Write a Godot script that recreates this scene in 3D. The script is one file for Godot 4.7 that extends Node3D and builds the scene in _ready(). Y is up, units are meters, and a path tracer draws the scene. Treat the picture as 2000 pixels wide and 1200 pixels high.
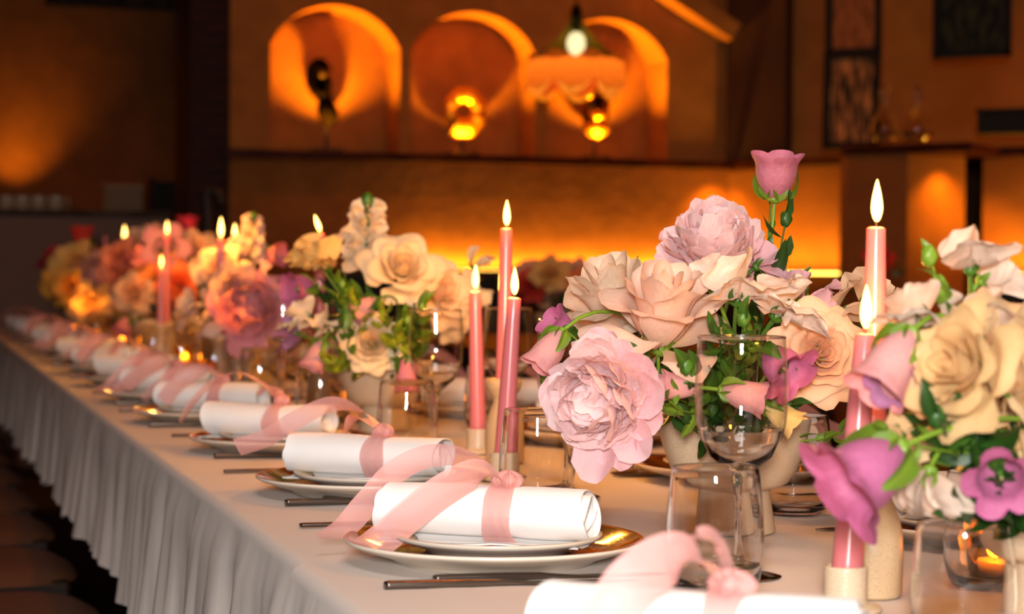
extends Node3D
# A long candle-lit dinner table seen from near one corner. x runs across the table, -z along it, y up, metres.

const FPX := 3800.0          # focal length in pixels of the 2000 x 1200 picture
const TOP := 0.75            # height of the table top
const CX := 0.755            # middle of the table
var eye := Vector3(0.0, 1.0013, 0.0)
var RR: Vector3
var UU: Vector3
var FF: Vector3
var rng := RandomNumberGenerator.new()
var mats := {}
var kept := {}
var used := {}
const ORD := ["nearest", "second", "third", "fourth", "fifth", "sixth", "seventh", "eighth", "ninth", "tenth", "eleventh", "twelfth", "thirteenth", "fourteenth", "fifteenth"]

# ------------------------------------------------------------------ placing and naming
func at(px: float, py: float, d: float) -> Vector3:      # the point at a measured distance along a measured direction
	return eye + (FF + RR * ((px - 1000.0) / FPX) + UU * ((600.0 - py) / FPX)) * d

func onto(px: float, d: float, y := TOP) -> Vector3:     # the same, set down on a level
	var p := at(px, 600.0, d)
	return Vector3(p.x, y, p.z)

func aim(r: float, u: float, t: float) -> Vector3:       # right, up, towards the viewer
	return (RR * r + UU * u - FF * t).normalized()

func numbered(n: String) -> String:
	var c: int = used.get(n, 0)
	used[n] = c + 1
	return n if c == 0 else "%s_%03d" % [n, c]

func tag(o: Node3D, label: String, category: String, group := "") -> void:
	o.set_meta("label", label)
	o.set_meta("category", category)
	if group: o.set_meta("group", group)

func thing(called: String, where: Vector3, label: String, category: String, group := "", turn := 0.0) -> Node3D:
	var o := Node3D.new()
	o.name = numbered(called)
	add_child(o)
	o.position = where
	o.rotation.y = turn
	tag(o, label, category, group)
	return o

func part(called: String, m: Mesh, mt: Material, parent: Node3D, xf := Transform3D()) -> MeshInstance3D:
	var o := MeshInstance3D.new()
	o.name = called
	o.mesh = m
	o.material_override = mt
	o.cast_shadow = GeometryInstance3D.SHADOW_CASTING_SETTING_ON
	parent.add_child(o, true)
	o.transform = xf
	return o

func struct(called: String, m: Mesh, mt: Material, xf := Transform3D()) -> MeshInstance3D:
	var o := part(called, m, mt, self, xf)
	o.set_meta("kind", "structure")
	return o

func again(o: Node3D, base: String, where: Vector3, turn: float, label: String) -> Node3D:
	var c: Node3D = o.duplicate()
	c.name = numbered(base)
	add_child(c)
	c.position = where
	c.rotation = Vector3(0, turn, 0)
	c.set_meta("label", label)
	return c

# ------------------------------------------------------------------ meshes
func shell(v: PackedVector3Array, idx: PackedInt32Array, uv := PackedVector2Array(), col := PackedColorArray()) -> ArrayMesh:
	var n := PackedVector3Array()
	n.resize(v.size())
	for t in range(0, idx.size(), 3):
		var a := v[idx[t]]
		var fn := (v[idx[t + 2]] - a).cross(v[idx[t + 1]] - a)
		for k in 3: n[idx[t + k]] += fn
	for k in n.size(): n[k] = n[k].normalized() if n[k].length_squared() > 1e-24 else Vector3.UP
	var arr := []
	arr.resize(Mesh.ARRAY_MAX)
	arr[Mesh.ARRAY_VERTEX] = v
	arr[Mesh.ARRAY_NORMAL] = n
	arr[Mesh.ARRAY_INDEX] = idx
	if uv.size(): arr[Mesh.ARRAY_TEX_UV] = uv
	if col.size(): arr[Mesh.ARRAY_COLOR] = col
	var m := ArrayMesh.new()
	m.add_surface_from_arrays(Mesh.PRIMITIVE_TRIANGLES, arr)
	return m

func grid(nu: int, nv: int, f: Callable, tint = null, uvs := Vector2(1, 1)) -> ArrayMesh:
	var v := PackedVector3Array()
	var uv := PackedVector2Array()
	var c := PackedColorArray()
	var idx := PackedInt32Array()
	for j in nv + 1:
		for i in nu + 1:
			var a := float(i) / nu
			var b := float(j) / nv
			v.append(f.call(a, b))
			uv.append(Vector2(a * uvs.x, b * uvs.y))
			if tint: c.append(tint.call(a, b))
	for j in nv:
		for i in nu:
			var p := j * (nu + 1) + i
			var q := p + nu + 1
			idx.append_array([p, p + 1, q, p + 1, q + 1, q])
	return shell(v, idx, uv, c)

func lathe(prof: Array, seg := 48) -> ArrayMesh:           # up the outside, then down the inside
	var v := PackedVector3Array()
	var idx := PackedInt32Array()
	for p in prof:
		for i in seg:
			var t := TAU * i / seg
			v.append(Vector3(p[0] * cos(t), p[1], p[0] * sin(t)))
	for j in prof.size() - 1:
		for i in seg:
			var a := j * seg + i
			var b := j * seg + (i + 1) % seg
			idx.append_array([a, b, a + seg, b, b + seg, a + seg])
	return shell(v, idx)

func tube(pts: Array, radii: Array, seg := 8) -> ArrayMesh:
	var v := PackedVector3Array()
	var idx := PackedInt32Array()
	var side := Vector3.RIGHT
	var n := pts.size()
	for j in n:
		var t: Vector3 = (pts[mini(j + 1, n - 1)] - pts[maxi(j - 1, 0)]).normalized()
		side = (side - t * side.dot(t))
		if side.length() < 0.05: side = t.cross(Vector3(0.3, 0.5, 0.8))
		side = side.normalized()
		var up := side.cross(t)
		var r: float = radii[mini(j, radii.size() - 1)]
		for i in seg:
			var a := TAU * i / seg
			v.append(pts[j] + (side * cos(a) + up * sin(a)) * r)
	v.append(pts[0])
	v.append(pts[n - 1])
	for j in n - 1:
		for i in seg:
			var a := j * seg + i
			var b := j * seg + (i + 1) % seg
			idx.append_array([a, a + seg, b, b, a + seg, b + seg])
	for i in seg:
		idx.append_array([n * seg, i, (i + 1) % seg, n * seg + 1, (n - 1) * seg + (i + 1) % seg, (n - 1) * seg + i])
	return shell(v, idx)

func rbox(size: Vector3, r := 0.004) -> ArrayMesh:          # a box with rounded edges, centred
	var h := size / 2.0
	r = minf(r, minf(h.x, minf(h.y, h.z)) * 0.98)
	var q := h - Vector3(r, r, r)
	var v := PackedVector3Array()
	var nn := PackedVector3Array()
	var idx := PackedInt32Array()
	for ax in 3:
		for s in [-1.0, 1.0]:
			var base := v.size()
			var b := (ax + 1) % 3
			var c := (ax + 2) % 3
			var lb := [-h[b], -q[b], q[b], h[b]]
			var lc := [-h[c], -q[c], q[c], h[c]]
			for i in 4:
				for j in 4:
					var p := Vector3()
					p[ax] = s * h[ax]
					p[b] = lb[i]
					p[c] = lc[j]
					var k := p.clamp(-q, q)
					var d := (p - k).normalized()
					v.append(k + d * r)
					nn.append(d)
			for i in 3:
				for j in 3:
					var a := base + i * 4 + j
					if s > 0: idx.append_array([a, a + 1, a + 4, a + 1, a + 5, a + 4])
					else: idx.append_array([a, a + 4, a + 1, a + 1, a + 4, a + 5])
	var arr := []
	arr.resize(Mesh.ARRAY_MAX)
	arr[Mesh.ARRAY_VERTEX] = v
	arr[Mesh.ARRAY_NORMAL] = nn
	arr[Mesh.ARRAY_INDEX] = idx
	var m := ArrayMesh.new()
	m.add_surface_from_arrays(Mesh.PRIMITIVE_TRIANGLES, arr)
	return m

func egg(r: Vector3, bump := 0.0, sd := 0.0) -> ArrayMesh:
	return grid(16, 10, func(a: float, b: float):
		var t: float = a * TAU
		var p: float = (b - 0.5) * PI
		var d := Vector3(cos(p) * cos(t), sin(p), cos(p) * sin(t))
		return d * r * (1.0 + bump * sin(3.0 * t + sd) * cos(4.0 * p + sd)))

func curve(pts: Array, n: int) -> Array:                    # a smooth line through the points
	var out := []
	var m := pts.size()
	for k in n:
		var t := float(k) / (n - 1) * (m - 1)
		var i := mini(int(t), m - 2)
		var f := t - i
		out.append(pts[i].cubic_interpolate(pts[i + 1], pts[maxi(i - 1, 0)], pts[mini(i + 2, m - 1)], f))
	return out

func joined(list: Array, mt: Material = null) -> ArrayMesh:   # [mesh, transform] pairs into one mesh
	var st := SurfaceTool.new()
	st.begin(Mesh.PRIMITIVE_TRIANGLES)
	for e in list: st.append_from(e[0], 0, e[1])
	var m := st.commit()
	if mt: m.surface_set_material(0, mt)
	return m

func T3(x: float, y: float, z: float, b := Basis()) -> Transform3D:
	return Transform3D(b, Vector3(x, y, z))

# ------------------------------------------------------------------ materials
func mat(called: String, c: Color, rough := 0.6, metal := 0.0) -> StandardMaterial3D:
	if mats.has(called): return mats[called]
	var m := StandardMaterial3D.new()
	m.resource_name = called
	m.albedo_color = c
	m.roughness = rough
	m.metallic = metal
	mats[called] = m
	return m

func noise_tex(freq: float, size := 256, normal := false, ramp: Array = [], strength := 4.0, sd := 1, oct := 4) -> NoiseTexture2D:
	var n := FastNoiseLite.new()
	n.seed = sd
	n.frequency = freq
	n.fractal_octaves = oct
	var t := NoiseTexture2D.new()
	t.width = size
	t.height = size
	t.seamless = true
	t.noise = n
	t.as_normal_map = normal
	t.bump_strength = strength
	if ramp.size():
		var g := Gradient.new()
		g.offsets = PackedFloat32Array(ramp.map(func(e): return e[0]))
		g.colors = PackedColorArray(ramp.map(func(e): return e[1]))
		t.color_ramp = g
	return t

func plaster(called: String, c: Color) -> StandardMaterial3D:
	var m := mat(called, c, 0.9)
	m.uv1_triplanar = true
	m.uv1_world_triplanar = true
	m.uv1_scale = Vector3(0.7, 0.7, 0.7)
	if not kept.has("plaster"):
		kept.plaster = noise_tex(0.012, 512, false, [[0.25, Color(0.91, 0.90, 0.89)], [0.75, Color(1, 1, 1)]], 1.0, 5, 5)
		kept.plaster_n = noise_tex(0.03, 512, true, [], 1.5, 6, 5)
	m.albedo_texture = kept.plaster
	m.normal_enabled = true
	m.normal_texture = kept.plaster_n
	m.normal_scale = 0.35
	return m

func wood(called: String, c: Color, rough := 0.6) -> StandardMaterial3D:
	var m := mat(called, c, rough)
	m.metallic_specular = 0.3
	m.uv1_triplanar = true
	m.uv1_scale = Vector3(0.8, 6.0, 6.0)
	if not kept.has("wood"):
		kept.wood = noise_tex(0.02, 256, false, [[0.3, Color(0.6, 0.55, 0.5)], [0.7, Color(1, 1, 1)]], 1.0, 9, 5)
	m.albedo_texture = kept.wood
	return m

func cloth_mat(called: String, c: Color) -> StandardMaterial3D:
	var m := mat(called, c, 0.9)
	m.uv1_triplanar = true
	m.uv1_scale = Vector3(14, 14, 14)
	if not kept.has("weave"):
		kept.weave = noise_tex(0.35, 256, true, [], 2.0, 3, 2)
	m.normal_enabled = true
	m.normal_texture = kept.weave
	m.normal_scale = 0.25
	m.rim_enabled = true
	m.rim = 0.15
	return m

func stone(called: String, c: Color) -> StandardMaterial3D:   # glazed stoneware with dark specks
	var m := mat(called, c, 0.32)
	m.uv1_triplanar = true
	m.uv1_scale = Vector3(9, 9, 9)
	if not kept.has("speck"):
		kept.speck = noise_tex(0.09, 512, false, [[0.0, Color(0.35, 0.24, 0.15)], [0.12, Color(0.5, 0.38, 0.27)], [0.17, Color(0.96, 0.93, 0.89)], [0.6, Color(1, 1, 1)], [1.0, Color(0.93, 0.9, 0.85)]], 1.0, 12, 3)
	m.albedo_texture = kept.speck
	return m

func petal_mat(c: Color) -> StandardMaterial3D:
	var k := "petal_" + c.to_html(false)
	if mats.has(k): return mats[k]
	var m := mat(k, c, 0.6)
	m.vertex_color_use_as_albedo = true
	if not kept.has("veins"): kept.veins = noise_tex(0.045, 256, true, [], 3.0, 31, 3)
	m.normal_enabled = true
	m.normal_texture = kept.veins
	m.normal_scale = 0.55
	m.uv1_scale = Vector3(2.2, 0.45, 1)
	m.backlight_enabled = true
	m.backlight = Color(0.85, 0.78, 0.72)
	m.rim_enabled = true
	m.rim = 0.2
	return m

func leaf_mat(c: Color) -> StandardMaterial3D:
	var k := "leaf_" + c.to_html(false)
	if mats.has(k): return mats[k]
	var m := mat(k, c, 0.42)
	m.vertex_color_use_as_albedo = true
	m.backlight_enabled = true
	m.backlight = Color(0.35, 0.45, 0.1)
	return m

func glow(called: String, c: Color, e: float) -> StandardMaterial3D:
	var m := mat(called, c, 0.6)
	m.emission_enabled = true
	m.emission = c
	m.emission_energy_multiplier = e
	return m

func omni(p: Vector3, c: Color, e: float, size := 0.01, parent: Node3D = self) -> OmniLight3D:
	var l := OmniLight3D.new()
	l.name = "lamp_light"
	l.light_color = c
	l.light_energy = e
	l.light_size = size
	l.omni_range = 12.0
	l.omni_attenuation = 2.0
	l.shadow_enabled = true
	parent.add_child(l, true)
	l.position = p
	return l

func spot(p: Vector3, to: Vector3, c: Color, e: float, ang: float, soft := 0.5, size := 0.02) -> SpotLight3D:
	var l := SpotLight3D.new()
	l.name = "spot_light"
	l.light_color = c
	l.light_energy = e
	l.light_size = size
	l.spot_angle = ang
	l.spot_angle_attenuation = soft
	l.spot_range = 12.0
	l.spot_attenuation = 2.0
	l.shadow_enabled = true
	add_child(l, true)
	var up := Vector3.UP if absf((to - p).normalized().y) < 0.98 else Vector3.RIGHT
	l.look_at_from_position(p, to, up)
	return l

func area(p: Vector3, to: Vector3, sz: Vector2, c: Color, e: float, up := Vector3.UP) -> AreaLight3D:
	var l := AreaLight3D.new()
	l.name = "area_light"
	l.area_size = sz
	l.light_color = c
	l.light_energy = e
	l.area_range = 12.0
	l.area_attenuation = 2.0
	l.shadow_enabled = true
	add_child(l, true)
	l.look_at_from_position(p, to, up)
	return l

# ------------------------------------------------------------------ scene
const WARM := Color(1.0, 0.60, 0.18)
func _ready() -> void:
	rng.seed = 7
	set_view()
	room()
	table()
	settings_all()
	glasses()
	candles()
	bouquet_front()
	bouquet_right()
	bouquet_second()
	bouquets_far()
	back_of_room()

func set_view() -> void:
	var th := deg_to_rad(17.3)
	FF = Vector3(sin(th), -0.0163, -cos(th)).normalized()
	RR = FF.cross(Vector3.UP).normalized()
	UU = RR.cross(FF)
	var roll := 0.008
	var r2 := RR * cos(roll) + UU * sin(roll)
	UU = UU * cos(roll) - RR * sin(roll)
	RR = r2
	var cam := Camera3D.new()
	cam.name = "camera"
	var ca := CameraAttributesPhysical.new()
	ca.frustum_focal_length = 12.0 / (600.0 / FPX)
	ca.frustum_focus_distance = 1.84
	ca.frustum_near = 0.05
	ca.frustum_far = 60.0
	ca.exposure_aperture = 7.6
	cam.attributes = ca
	add_child(cam)
	cam.transform = Transform3D(Basis(RR, UU, -FF), eye)
	cam.current = true
	var we := WorldEnvironment.new()
	we.name = "environment"
	var e := Environment.new()
	e.background_mode = Environment.BG_COLOR
	e.background_color = Color(0.0, 0.0, 0.0)
	e.tonemap_mode = Environment.TONE_MAPPER_LINEAR
	e.tonemap_exposure = 1.0
	e.sdfgi_enabled = true
	e.ssao_enabled = true
	e.ssil_enabled = true
	we.environment = e
	add_child(we)
	# the flash on top of the camera
	area(eye + UU * 0.17 - RR * 0.05 - FF * 0.45, eye + FF * 2.4 - UU * 0.10, Vector2(0.17, 0.22), Color(1.0, 0.98, 0.97), 6.2)
	# the share of the flash that comes back from the ceiling above the photographer
	area(Vector3(0.1, 3.24, -0.2), Vector3(0.7, 0.7, -2.6), Vector2(1.1, 1.1), Color(1.0, 0.965, 0.93), 5.2, Vector3.FORWARD)

# ------------------------------------------------------------------ the room
func slab(called: String, lo: Vector3, hi: Vector3, m: Material, r := 0.003) -> MeshInstance3D:
	return struct(called, rbox(hi - lo, r), m, T3((lo.x + hi.x) / 2, (lo.y + hi.y) / 2, (lo.z + hi.z) / 2))

func run(called: String, p: Vector2, q: Vector2, y0: float, y1: float, deep: float, m: Material, r := 0.003) -> MeshInstance3D:
	# a wall piece from plan point p to q (x, distance), its thickness behind that line
	var a := Vector3(p.x, 0, -p.y)
	var b := Vector3(q.x, 0, -q.y)
	var along := (b - a).normalized()
	var back := Vector3.UP.cross(along) * -1.0
	var mid := (a + b) / 2.0 - back * deep / 2.0
	var bs := Basis(along, Vector3.UP, along.cross(Vector3.UP))
	return struct(called, rbox(Vector3((b - a).length(), y1 - y0, deep), r), m, Transform3D(bs, Vector3(mid.x, (y0 + y1) / 2, mid.z)))

func room() -> void:
	var wall := plaster("wall_plaster", Color(0.66, 0.45, 0.20))
	var low := plaster("panel_plaster", Color(0.60, 0.37, 0.15))
	var dark := wood("dark_wood", Color(0.22, 0.10, 0.045))
	var ledge := wood("ledge_wood", Color(0.30, 0.13, 0.07), 0.35)
	slab("floor", Vector3(-5.2, -0.1, -12.8), Vector3(7.2, 0, 3.2), wood("floor_wood", Color(0.17, 0.09, 0.055), 0.5))
	slab("ceiling", Vector3(-5.2, 3.3, -12.8), Vector3(7.2, 3.4, 3.2), wall)
	slab("wall_left", Vector3(-5.2, 0, -12.8), Vector3(-5.0, 3.3, 3.2), wall)
	slab("wall_right", Vector3(7.0, 0, -12.8), Vector3(7.2, 3.3, 3.2), wall)
	slab("wall_front", Vector3(-5.0, 0, 3.0), Vector3(7.0, 3.3, 3.2), wall)
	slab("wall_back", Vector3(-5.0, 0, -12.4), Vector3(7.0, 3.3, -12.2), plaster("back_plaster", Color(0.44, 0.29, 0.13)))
	# the wall with three arched niches
	var nich := CSGCombiner3D.new()
	nich.name = "wall_niche"
	add_child(nich)
	nich.set_meta("kind", "structure")
	var bx := CSGBox3D.new()
	bx.name = "wall_body"
	bx.size = Vector3(2.9, 1.74, 0.42)
	bx.position = Vector3(1.494 + 1.45, 1.56 + 0.87, -9.5 - 0.21)
	bx.material = wall
	nich.add_child(bx)
	for k in 3:
		var x0: float = [1.705, 2.42, 3.143][k]
		var pg := CSGPolygon3D.new()
		pg.name = "niche_cut"
		var pl := PackedVector2Array([Vector2(0, 0.03), Vector2(0.655, 0.03)])
		for i in 21:
			var t := float(i) / 20.0
			var s := 1.0 - t * 2.0
			pl.append(Vector2(0.3275 + 0.3275 * s, 0.555 + 0.205 * (sqrt(1.0 - 0.86 * s * s) - sqrt(0.14)) / (1.0 - sqrt(0.14))))
		pg.polygon = pl
		pg.depth = 0.30
		pg.operation = CSGShape3D.OPERATION_SUBTRACTION
		pg.material = wall
		nich.add_child(pg)
		pg.position = Vector3(x0, 1.575, -9.5 + 0.001)
	# lower wall, ledge
	slab("wall_panel", Vector3(1.494, 0, -9.9), Vector3(4.3, 1.562, -9.5), low)
	slab("trim_1", Vector3(1.47, 1.562, -9.92), Vector3(4.2, 1.605, -9.38), ledge, 0.006)
	slab("trim_2", Vector3(1.30, 0, -9.95), Vector3(1.494, 3.3, -9.42), dark)
	# the angled bays to the right
	run("wall_bay", Vector2(4.15, 9.5), Vector2(4.47, 8.72), 0, 1.562, 0.1, low)
	run("trim_3", Vector2(4.10, 9.46), Vector2(4.42, 8.70), 1.562, 1.605, 0.5, ledge, 0.006)
	run("wall_block", Vector2(4.09, 8.02), Vector2(4.28, 7.80), 0, 1.562, 0.4, low)
	run("wall_block_2", Vector2(4.28, 7.80), Vector2(4.66, 7.95), 0, 1.562, 0.4, low)
	run("trim_4", Vector2(4.06, 8.03), Vector2(4.46, 7.565), 1.562, 1.605, 0.7, ledge, 0.006)
	run("wall_bay_2", Vector2(4.75, 7.95), Vector2(5.9, 6.8), 0, 1.562, 0.1, low)
	run("trim_5", Vector2(4.62, 7.95), Vector2(5.8, 6.77), 1.562, 1.605, 0.5, ledge, 0.006)
	# upper walls
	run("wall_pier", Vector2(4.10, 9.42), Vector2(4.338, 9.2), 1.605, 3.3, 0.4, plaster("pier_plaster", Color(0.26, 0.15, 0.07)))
	run("wall_upper", Vector2(4.40, 9.30), Vector2(6.6, 7.4), 1.605, 3.3, 0.12, wall)
	# raking soffit under the stair over the third niche
	var sof := rbox(Vector3(1.3, 0.10, 0.16), 0.004)
	struct("trim_6", sof, wall, Transform3D(Basis(Vector3(0, 0, 1), -0.52), Vector3(3.56, 2.60, -9.42)))
	# light coves
	var led := glow("led_strip_glow", Color(1.0, 0.78, 0.32), 7.0)
	cove("led_strip_light", Vector2(2.35, 9.465), Vector2(4.13, 9.465), led, "warm glowing light strip behind the banquette below the niche wall")
	cove("led_strip_light", Vector2(4.12, 9.30), Vector2(4.40, 8.64), led, "warm light strip in the angled bay behind the peony bouquet")
	cove("led_strip_light", Vector2(4.72, 7.86), Vector2(5.4, 7.18), led, "warm light strip along the bay at the right edge")
	# lamps in the niches, each a small uplight let into the ledge in front of a sculpture
	for k in 3:
		var nx: float = [2.03, 2.745, 3.47][k]
		var u := thing("uplight", Vector3(nx, 1.6055, -9.60), "small brass uplight let into the ledge before the " + ["left", "middle", "right"][k] + " niche", "uplight", "niche uplights")
		part("rim", lathe([[0.0, 0.0], [0.034, 0.0], [0.034, 0.004], [0.027, 0.006], [0.0, 0.006]], 20), mat("brass", Color(0.7, 0.5, 0.2), 0.3, 1.0), u)
		part("lens", lathe([[0.0, 0.0062], [0.024, 0.0062], [0.022, 0.0085], [0.0, 0.0095]], 20), glow("lens_glow", Color(1, 0.7, 0.3), 2.0), u)
		spot(Vector3(nx, 1.628, -9.60), Vector3(nx, 2.60, -9.50), Color(1.0, 0.62, 0.10), 3.0, 60.0, 1.0, 0.015)
	# spots under the ledges, then unseen ceiling lights added for warm fill
	for e in [[Vector3(4.04, 1.545, -9.38), Vector3(4.1, 0.9, -9.5), 0.35, 55.0], [Vector3(4.52, 1.545, -7.76), Vector3(4.55, 0.7, -7.86), 0.5, 62.0]]:
		spot(e[0], e[1], Color(1.0, 0.62, 0.12), e[2], e[3], 1.0)
	var dl := glow("fill_light_glow", Color(1, 0.62, 0.25), 4.0)
	for e in [[1.2, -3.0, 1.1, 0.0], [3.6, -5.2, 3.0, 0.0], [2.9, -8.2, 1.05, 0.0], [5.2, -7.2, 2.8, 0.0], [0.55, -11.0, 1.5, 0.0]]:
		var d := thing("added_ceiling_light", Vector3(e[0], 3.3, e[1]), "added unseen warm ceiling light %s" % ["over the table", "over the second table", "before the niche wall", "over the right bay", "over the left aisle"][[1.1, 3.0, 1.05, 2.8].find(e[2]) if e[1] > -10.0 else 4], "ceiling light", "added unseen ceiling lights")
		part("trim_ring", lathe([[0.05, 0.0], [0.075, 0.0], [0.075, -0.006], [0.055, -0.008], [0.05, 0.0]], 24), mat("white_enamel", Color(0.85, 0.85, 0.82), 0.4), d)
		part("diffuser", lathe([[0.0, -0.003], [0.05, -0.003], [0.05, -0.001], [0.0, -0.001]], 24), dl, d)
		spot(Vector3(e[0], 3.27, e[1]), Vector3(e[0], 0, e[1]), Color(1, 0.53, 0.16), e[2], 62.0, 1.0, 0.05)
	# wash on the left wall
	spot(Vector3(0.64, 1.34, -11.95), Vector3(0.62, 2.6, -12.2), Color(1.0, 0.6, 0.12), 1.1, 45.0, 1.0)

func cove(called: String, p: Vector2, q: Vector2, m: Material, label: String) -> void:
	var a := Vector3(p.x, 1.012, -p.y)
	var b := Vector3(q.x, 1.012, -q.y)
	var along := (b - a).normalized()
	var o := thing(called, (a + b) / 2.0, label, "light strip", "", -atan2(along.z, along.x))
	part("channel", rbox(Vector3((b - a).length(), 0.012, 0.03), 0.002), mat("channel_metal", Color(0.5, 0.45, 0.4), 0.4, 1.0), o)
	part("diffuser", rbox(Vector3((b - a).length() - 0.01, 0.012, 0.02), 0.003), m, o, T3(0, 0.011, 0))
	area((a + b) / 2.0 + Vector3(0, 0.022, 0), (a + b) / 2.0 + Vector3(0, 1.0, 0), Vector2((b - a).length(), 0.02), Color(1.0, 0.70, 0.20), 1.0 * (b - a).length(), along.cross(Vector3.UP))

# ------------------------------------------------------------------ the table, its cloths and the chairs
func drape(t0: float, t1: float, x0: float, x1: float, ytop: float, hem: float, step: float, sd: int) -> ArrayMesh:
	var nz := FastNoiseLite.new()
	nz.seed = sd
	nz.frequency = 1.0
	nz.fractal_octaves = 2
	var ss := []
	for k in 13: ss.append(-1.0 + pow(k / 12.0, 1.5) * 0.0 + k / 12.0 * 0.94)
	ss.append_array([-0.045, -0.03, -0.015, 0.0])
	for k in 40: ss.append((k + 1) / 40.0)
	for k in 4: ss.append(1.0 + 0.015 * (k + 1))
	for k in 12: ss.append(1.06 + (k + 1) / 12.0 * 0.94)
	var ns: int = ss.size()
	var nt := int((t1 - t0) / step)
	var v := PackedVector3Array()
	var idx := PackedInt32Array()
	for j in nt + 1:
		var t := t0 + (t1 - t0) * j / nt
		for s in ss:
			var q := 0.0
			var x := lerpf(x0, x1, clampf(s, 0, 1))
			var y := ytop
			var sd2 := -1.0
			if s < 0.0: q = -s
			if s > 1.0:
				q = s - 1.0
				sd2 = 1.0
			if q > 0.0:
				var far := sd2 * 3.1
				var fold := 0.5 * sin(t * 27.0 + 2.6 * nz.get_noise_2d(t * 1.7, far)) + 0.9 * nz.get_noise_2d(t * 7.0, far + 5.0) + 0.45 * nz.get_noise_2d(t * 23.0, far + 9.0 + q * 0.4)
				var hang := hem * (1.0 + 0.10 * nz.get_noise_2d(t * 2.0, far + 20.0) + 0.05 * nz.get_noise_2d(t * 8.0, far + 30.0))
				var rc := 0.012
				if q <= 0.061:
					var a := q / 0.06 * PI / 2.0
					x += sd2 * rc * sin(a)
					y -= rc * (1.0 - cos(a))
				else:
					var d := (q - 0.06) / 0.94
					y -= rc + d * hang
					x += sd2 * (rc + 0.012 * d + fold * 0.022 * pow(d, 0.75) + 0.006)  - sd2 * 0.006 * (1.0 - minf(d * 6.0, 1.0))
			else:
				y += 0.0007 * nz.get_noise_2d(t * 3.0, s * 14.0) + 0.0006 * nz.get_noise_2d(t * 1.2 + s * 4.0, s * 40.0)
			v.append(Vector3(x, y, -t))
	for j in nt:
		for i in ns - 1:
			var p := j * ns + i
			idx.append_array([p, p + ns, p + 1, p + 1, p + ns, p + ns + 1])
	return shell(v, idx)

func make_table(t0: float, t1: float, label: String) -> void:
	var o := thing("dining_table", Vector3(CX, 0, -(t0 + t1) / 2), label, "table", "trestle tables under the cloths")
	var wd := wood("table_wood", Color(0.4, 0.26, 0.15))
	part("table_top", rbox(Vector3(0.80, 0.03, t1 - t0), 0.006), wd, o, T3(0, TOP - 0.0175, 0))
	for sx in [-0.33, 0.33]:
		for sz in [-1.0, 1.0]:
			part("leg", rbox(Vector3(0.05, TOP - 0.03, 0.05), 0.005), wd, o, T3(sx, (TOP - 0.03) / 2, sz * ((t1 - t0) / 2 - 0.15)))

func table() -> void:
	var linen := cloth_mat("white_linen", Color(0.80, 0.755, 0.72))
	make_table(0.25, 1.62, "nearest section of the long table under the cloth")
	make_table(1.66, 8.95, "long wooden table under the white cloth behind")
	tag(part("tablecloth", drape(1.638, 9.0, 0.336, 1.178, TOP, 0.214, 0.012, 3), linen, self), "long white tablecloth hanging in soft folds over the far table", "tablecloth", "white tablecloths")
	tag(part(numbered("tablecloth_overlap"), drape(0.2, 1.645, 0.327, 1.187, TOP + 0.0016, 0.230, 0.006, 8), linen, self), "white tablecloth on the nearest table section, lapped over the long cloth", "tablecloth", "white tablecloths")
	# chairs
	var first: Node3D
	for k in 9:
		for side in [-1.0, 1.0]:
			if side > 0 and k > 5: continue
			var tz := 3.26 + 0.56 * k if side < 0 else 2.2 + 0.56 * k
			var p := Vector3(0.10 if side < 0 else 1.62, 0, -tz)
			var lb := "dark leather chair tucked under the table's %s side, %s from the camera" % ["left" if side < 0 else "right", ORD[k]]
			if first == null:
				first = chair(p, lb)
			else:
				again(first, "dining_chair", p, 0.0 if side < 0 else PI, lb)

func chair(p: Vector3, label: String) -> Node3D:            # faces +x
	var o := thing("dining_chair", p, label, "chair", "chairs along the table")
	var lth := mat("brown_leather", Color(0.36, 0.22, 0.14), 0.6)
	var wd := wood("chair_wood", Color(0.16, 0.09, 0.06))
	var seat := grid(14, 14, func(a: float, b: float):
		var x: float = (a - 0.5) * 2.0
		var z: float = (b - 0.5) * 2.0
		var r := pow(pow(absf(x), 4.0) + pow(absf(z), 4.0), 0.25)
		var k: float = maxf(absf(x), absf(z)) / maxf(r, 1e-4)
		return Vector3(0.21 * x * k, 0.46 - 0.03 * pow(maxf(absf(x), absf(z)), 6.0), 0.21 * z * k))
	part("seat", seat, lth, o)
	part("seat_frame", rbox(Vector3(0.38, 0.04, 0.38), 0.01), wd, o, T3(0, 0.415, 0))
	for sx in [-1, 1]:
		for sz in [-1, 1]:
			part("leg", tube([Vector3(0.18 * sx, 0, 0.18 * sz), Vector3(0.17 * sx, 0.42, 0.17 * sz)], [0.013, 0.02]), wd, o)
	for sz in [-1, 1]:
		part("back_post", tube([Vector3(-0.18, 0.42, 0.18 * sz), Vector3(-0.23, 0.80, 0.18 * sz)], [0.018, 0.014]), wd, o)
	part("backrest", grid(12, 6, func(a: float, b: float): return Vector3(-0.20 - 0.09 * b + 0.05 * pow(absf(a - 0.5) * 2, 2.0) - 0.02, 0.60 + 0.22 * b, (a - 0.5) * 0.42)), lth, o)
	return o

# ------------------------------------------------------------------ place settings
func knife_mesh() -> ArrayMesh:       # along +x from its handle end
	var w := [[0.0, 0.0045], [0.003, 0.0062], [0.06, 0.0058], [0.09, 0.0045], [0.105, 0.0055], [0.125, 0.0085], [0.17, 0.009], [0.20, 0.006], [0.212, 0.001]]
	return slim(w, [0.0062, 0.0070, 0.0066, 0.0058, 0.0040, 0.0022, 0.0018, 0.0015, 0.001])

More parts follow.
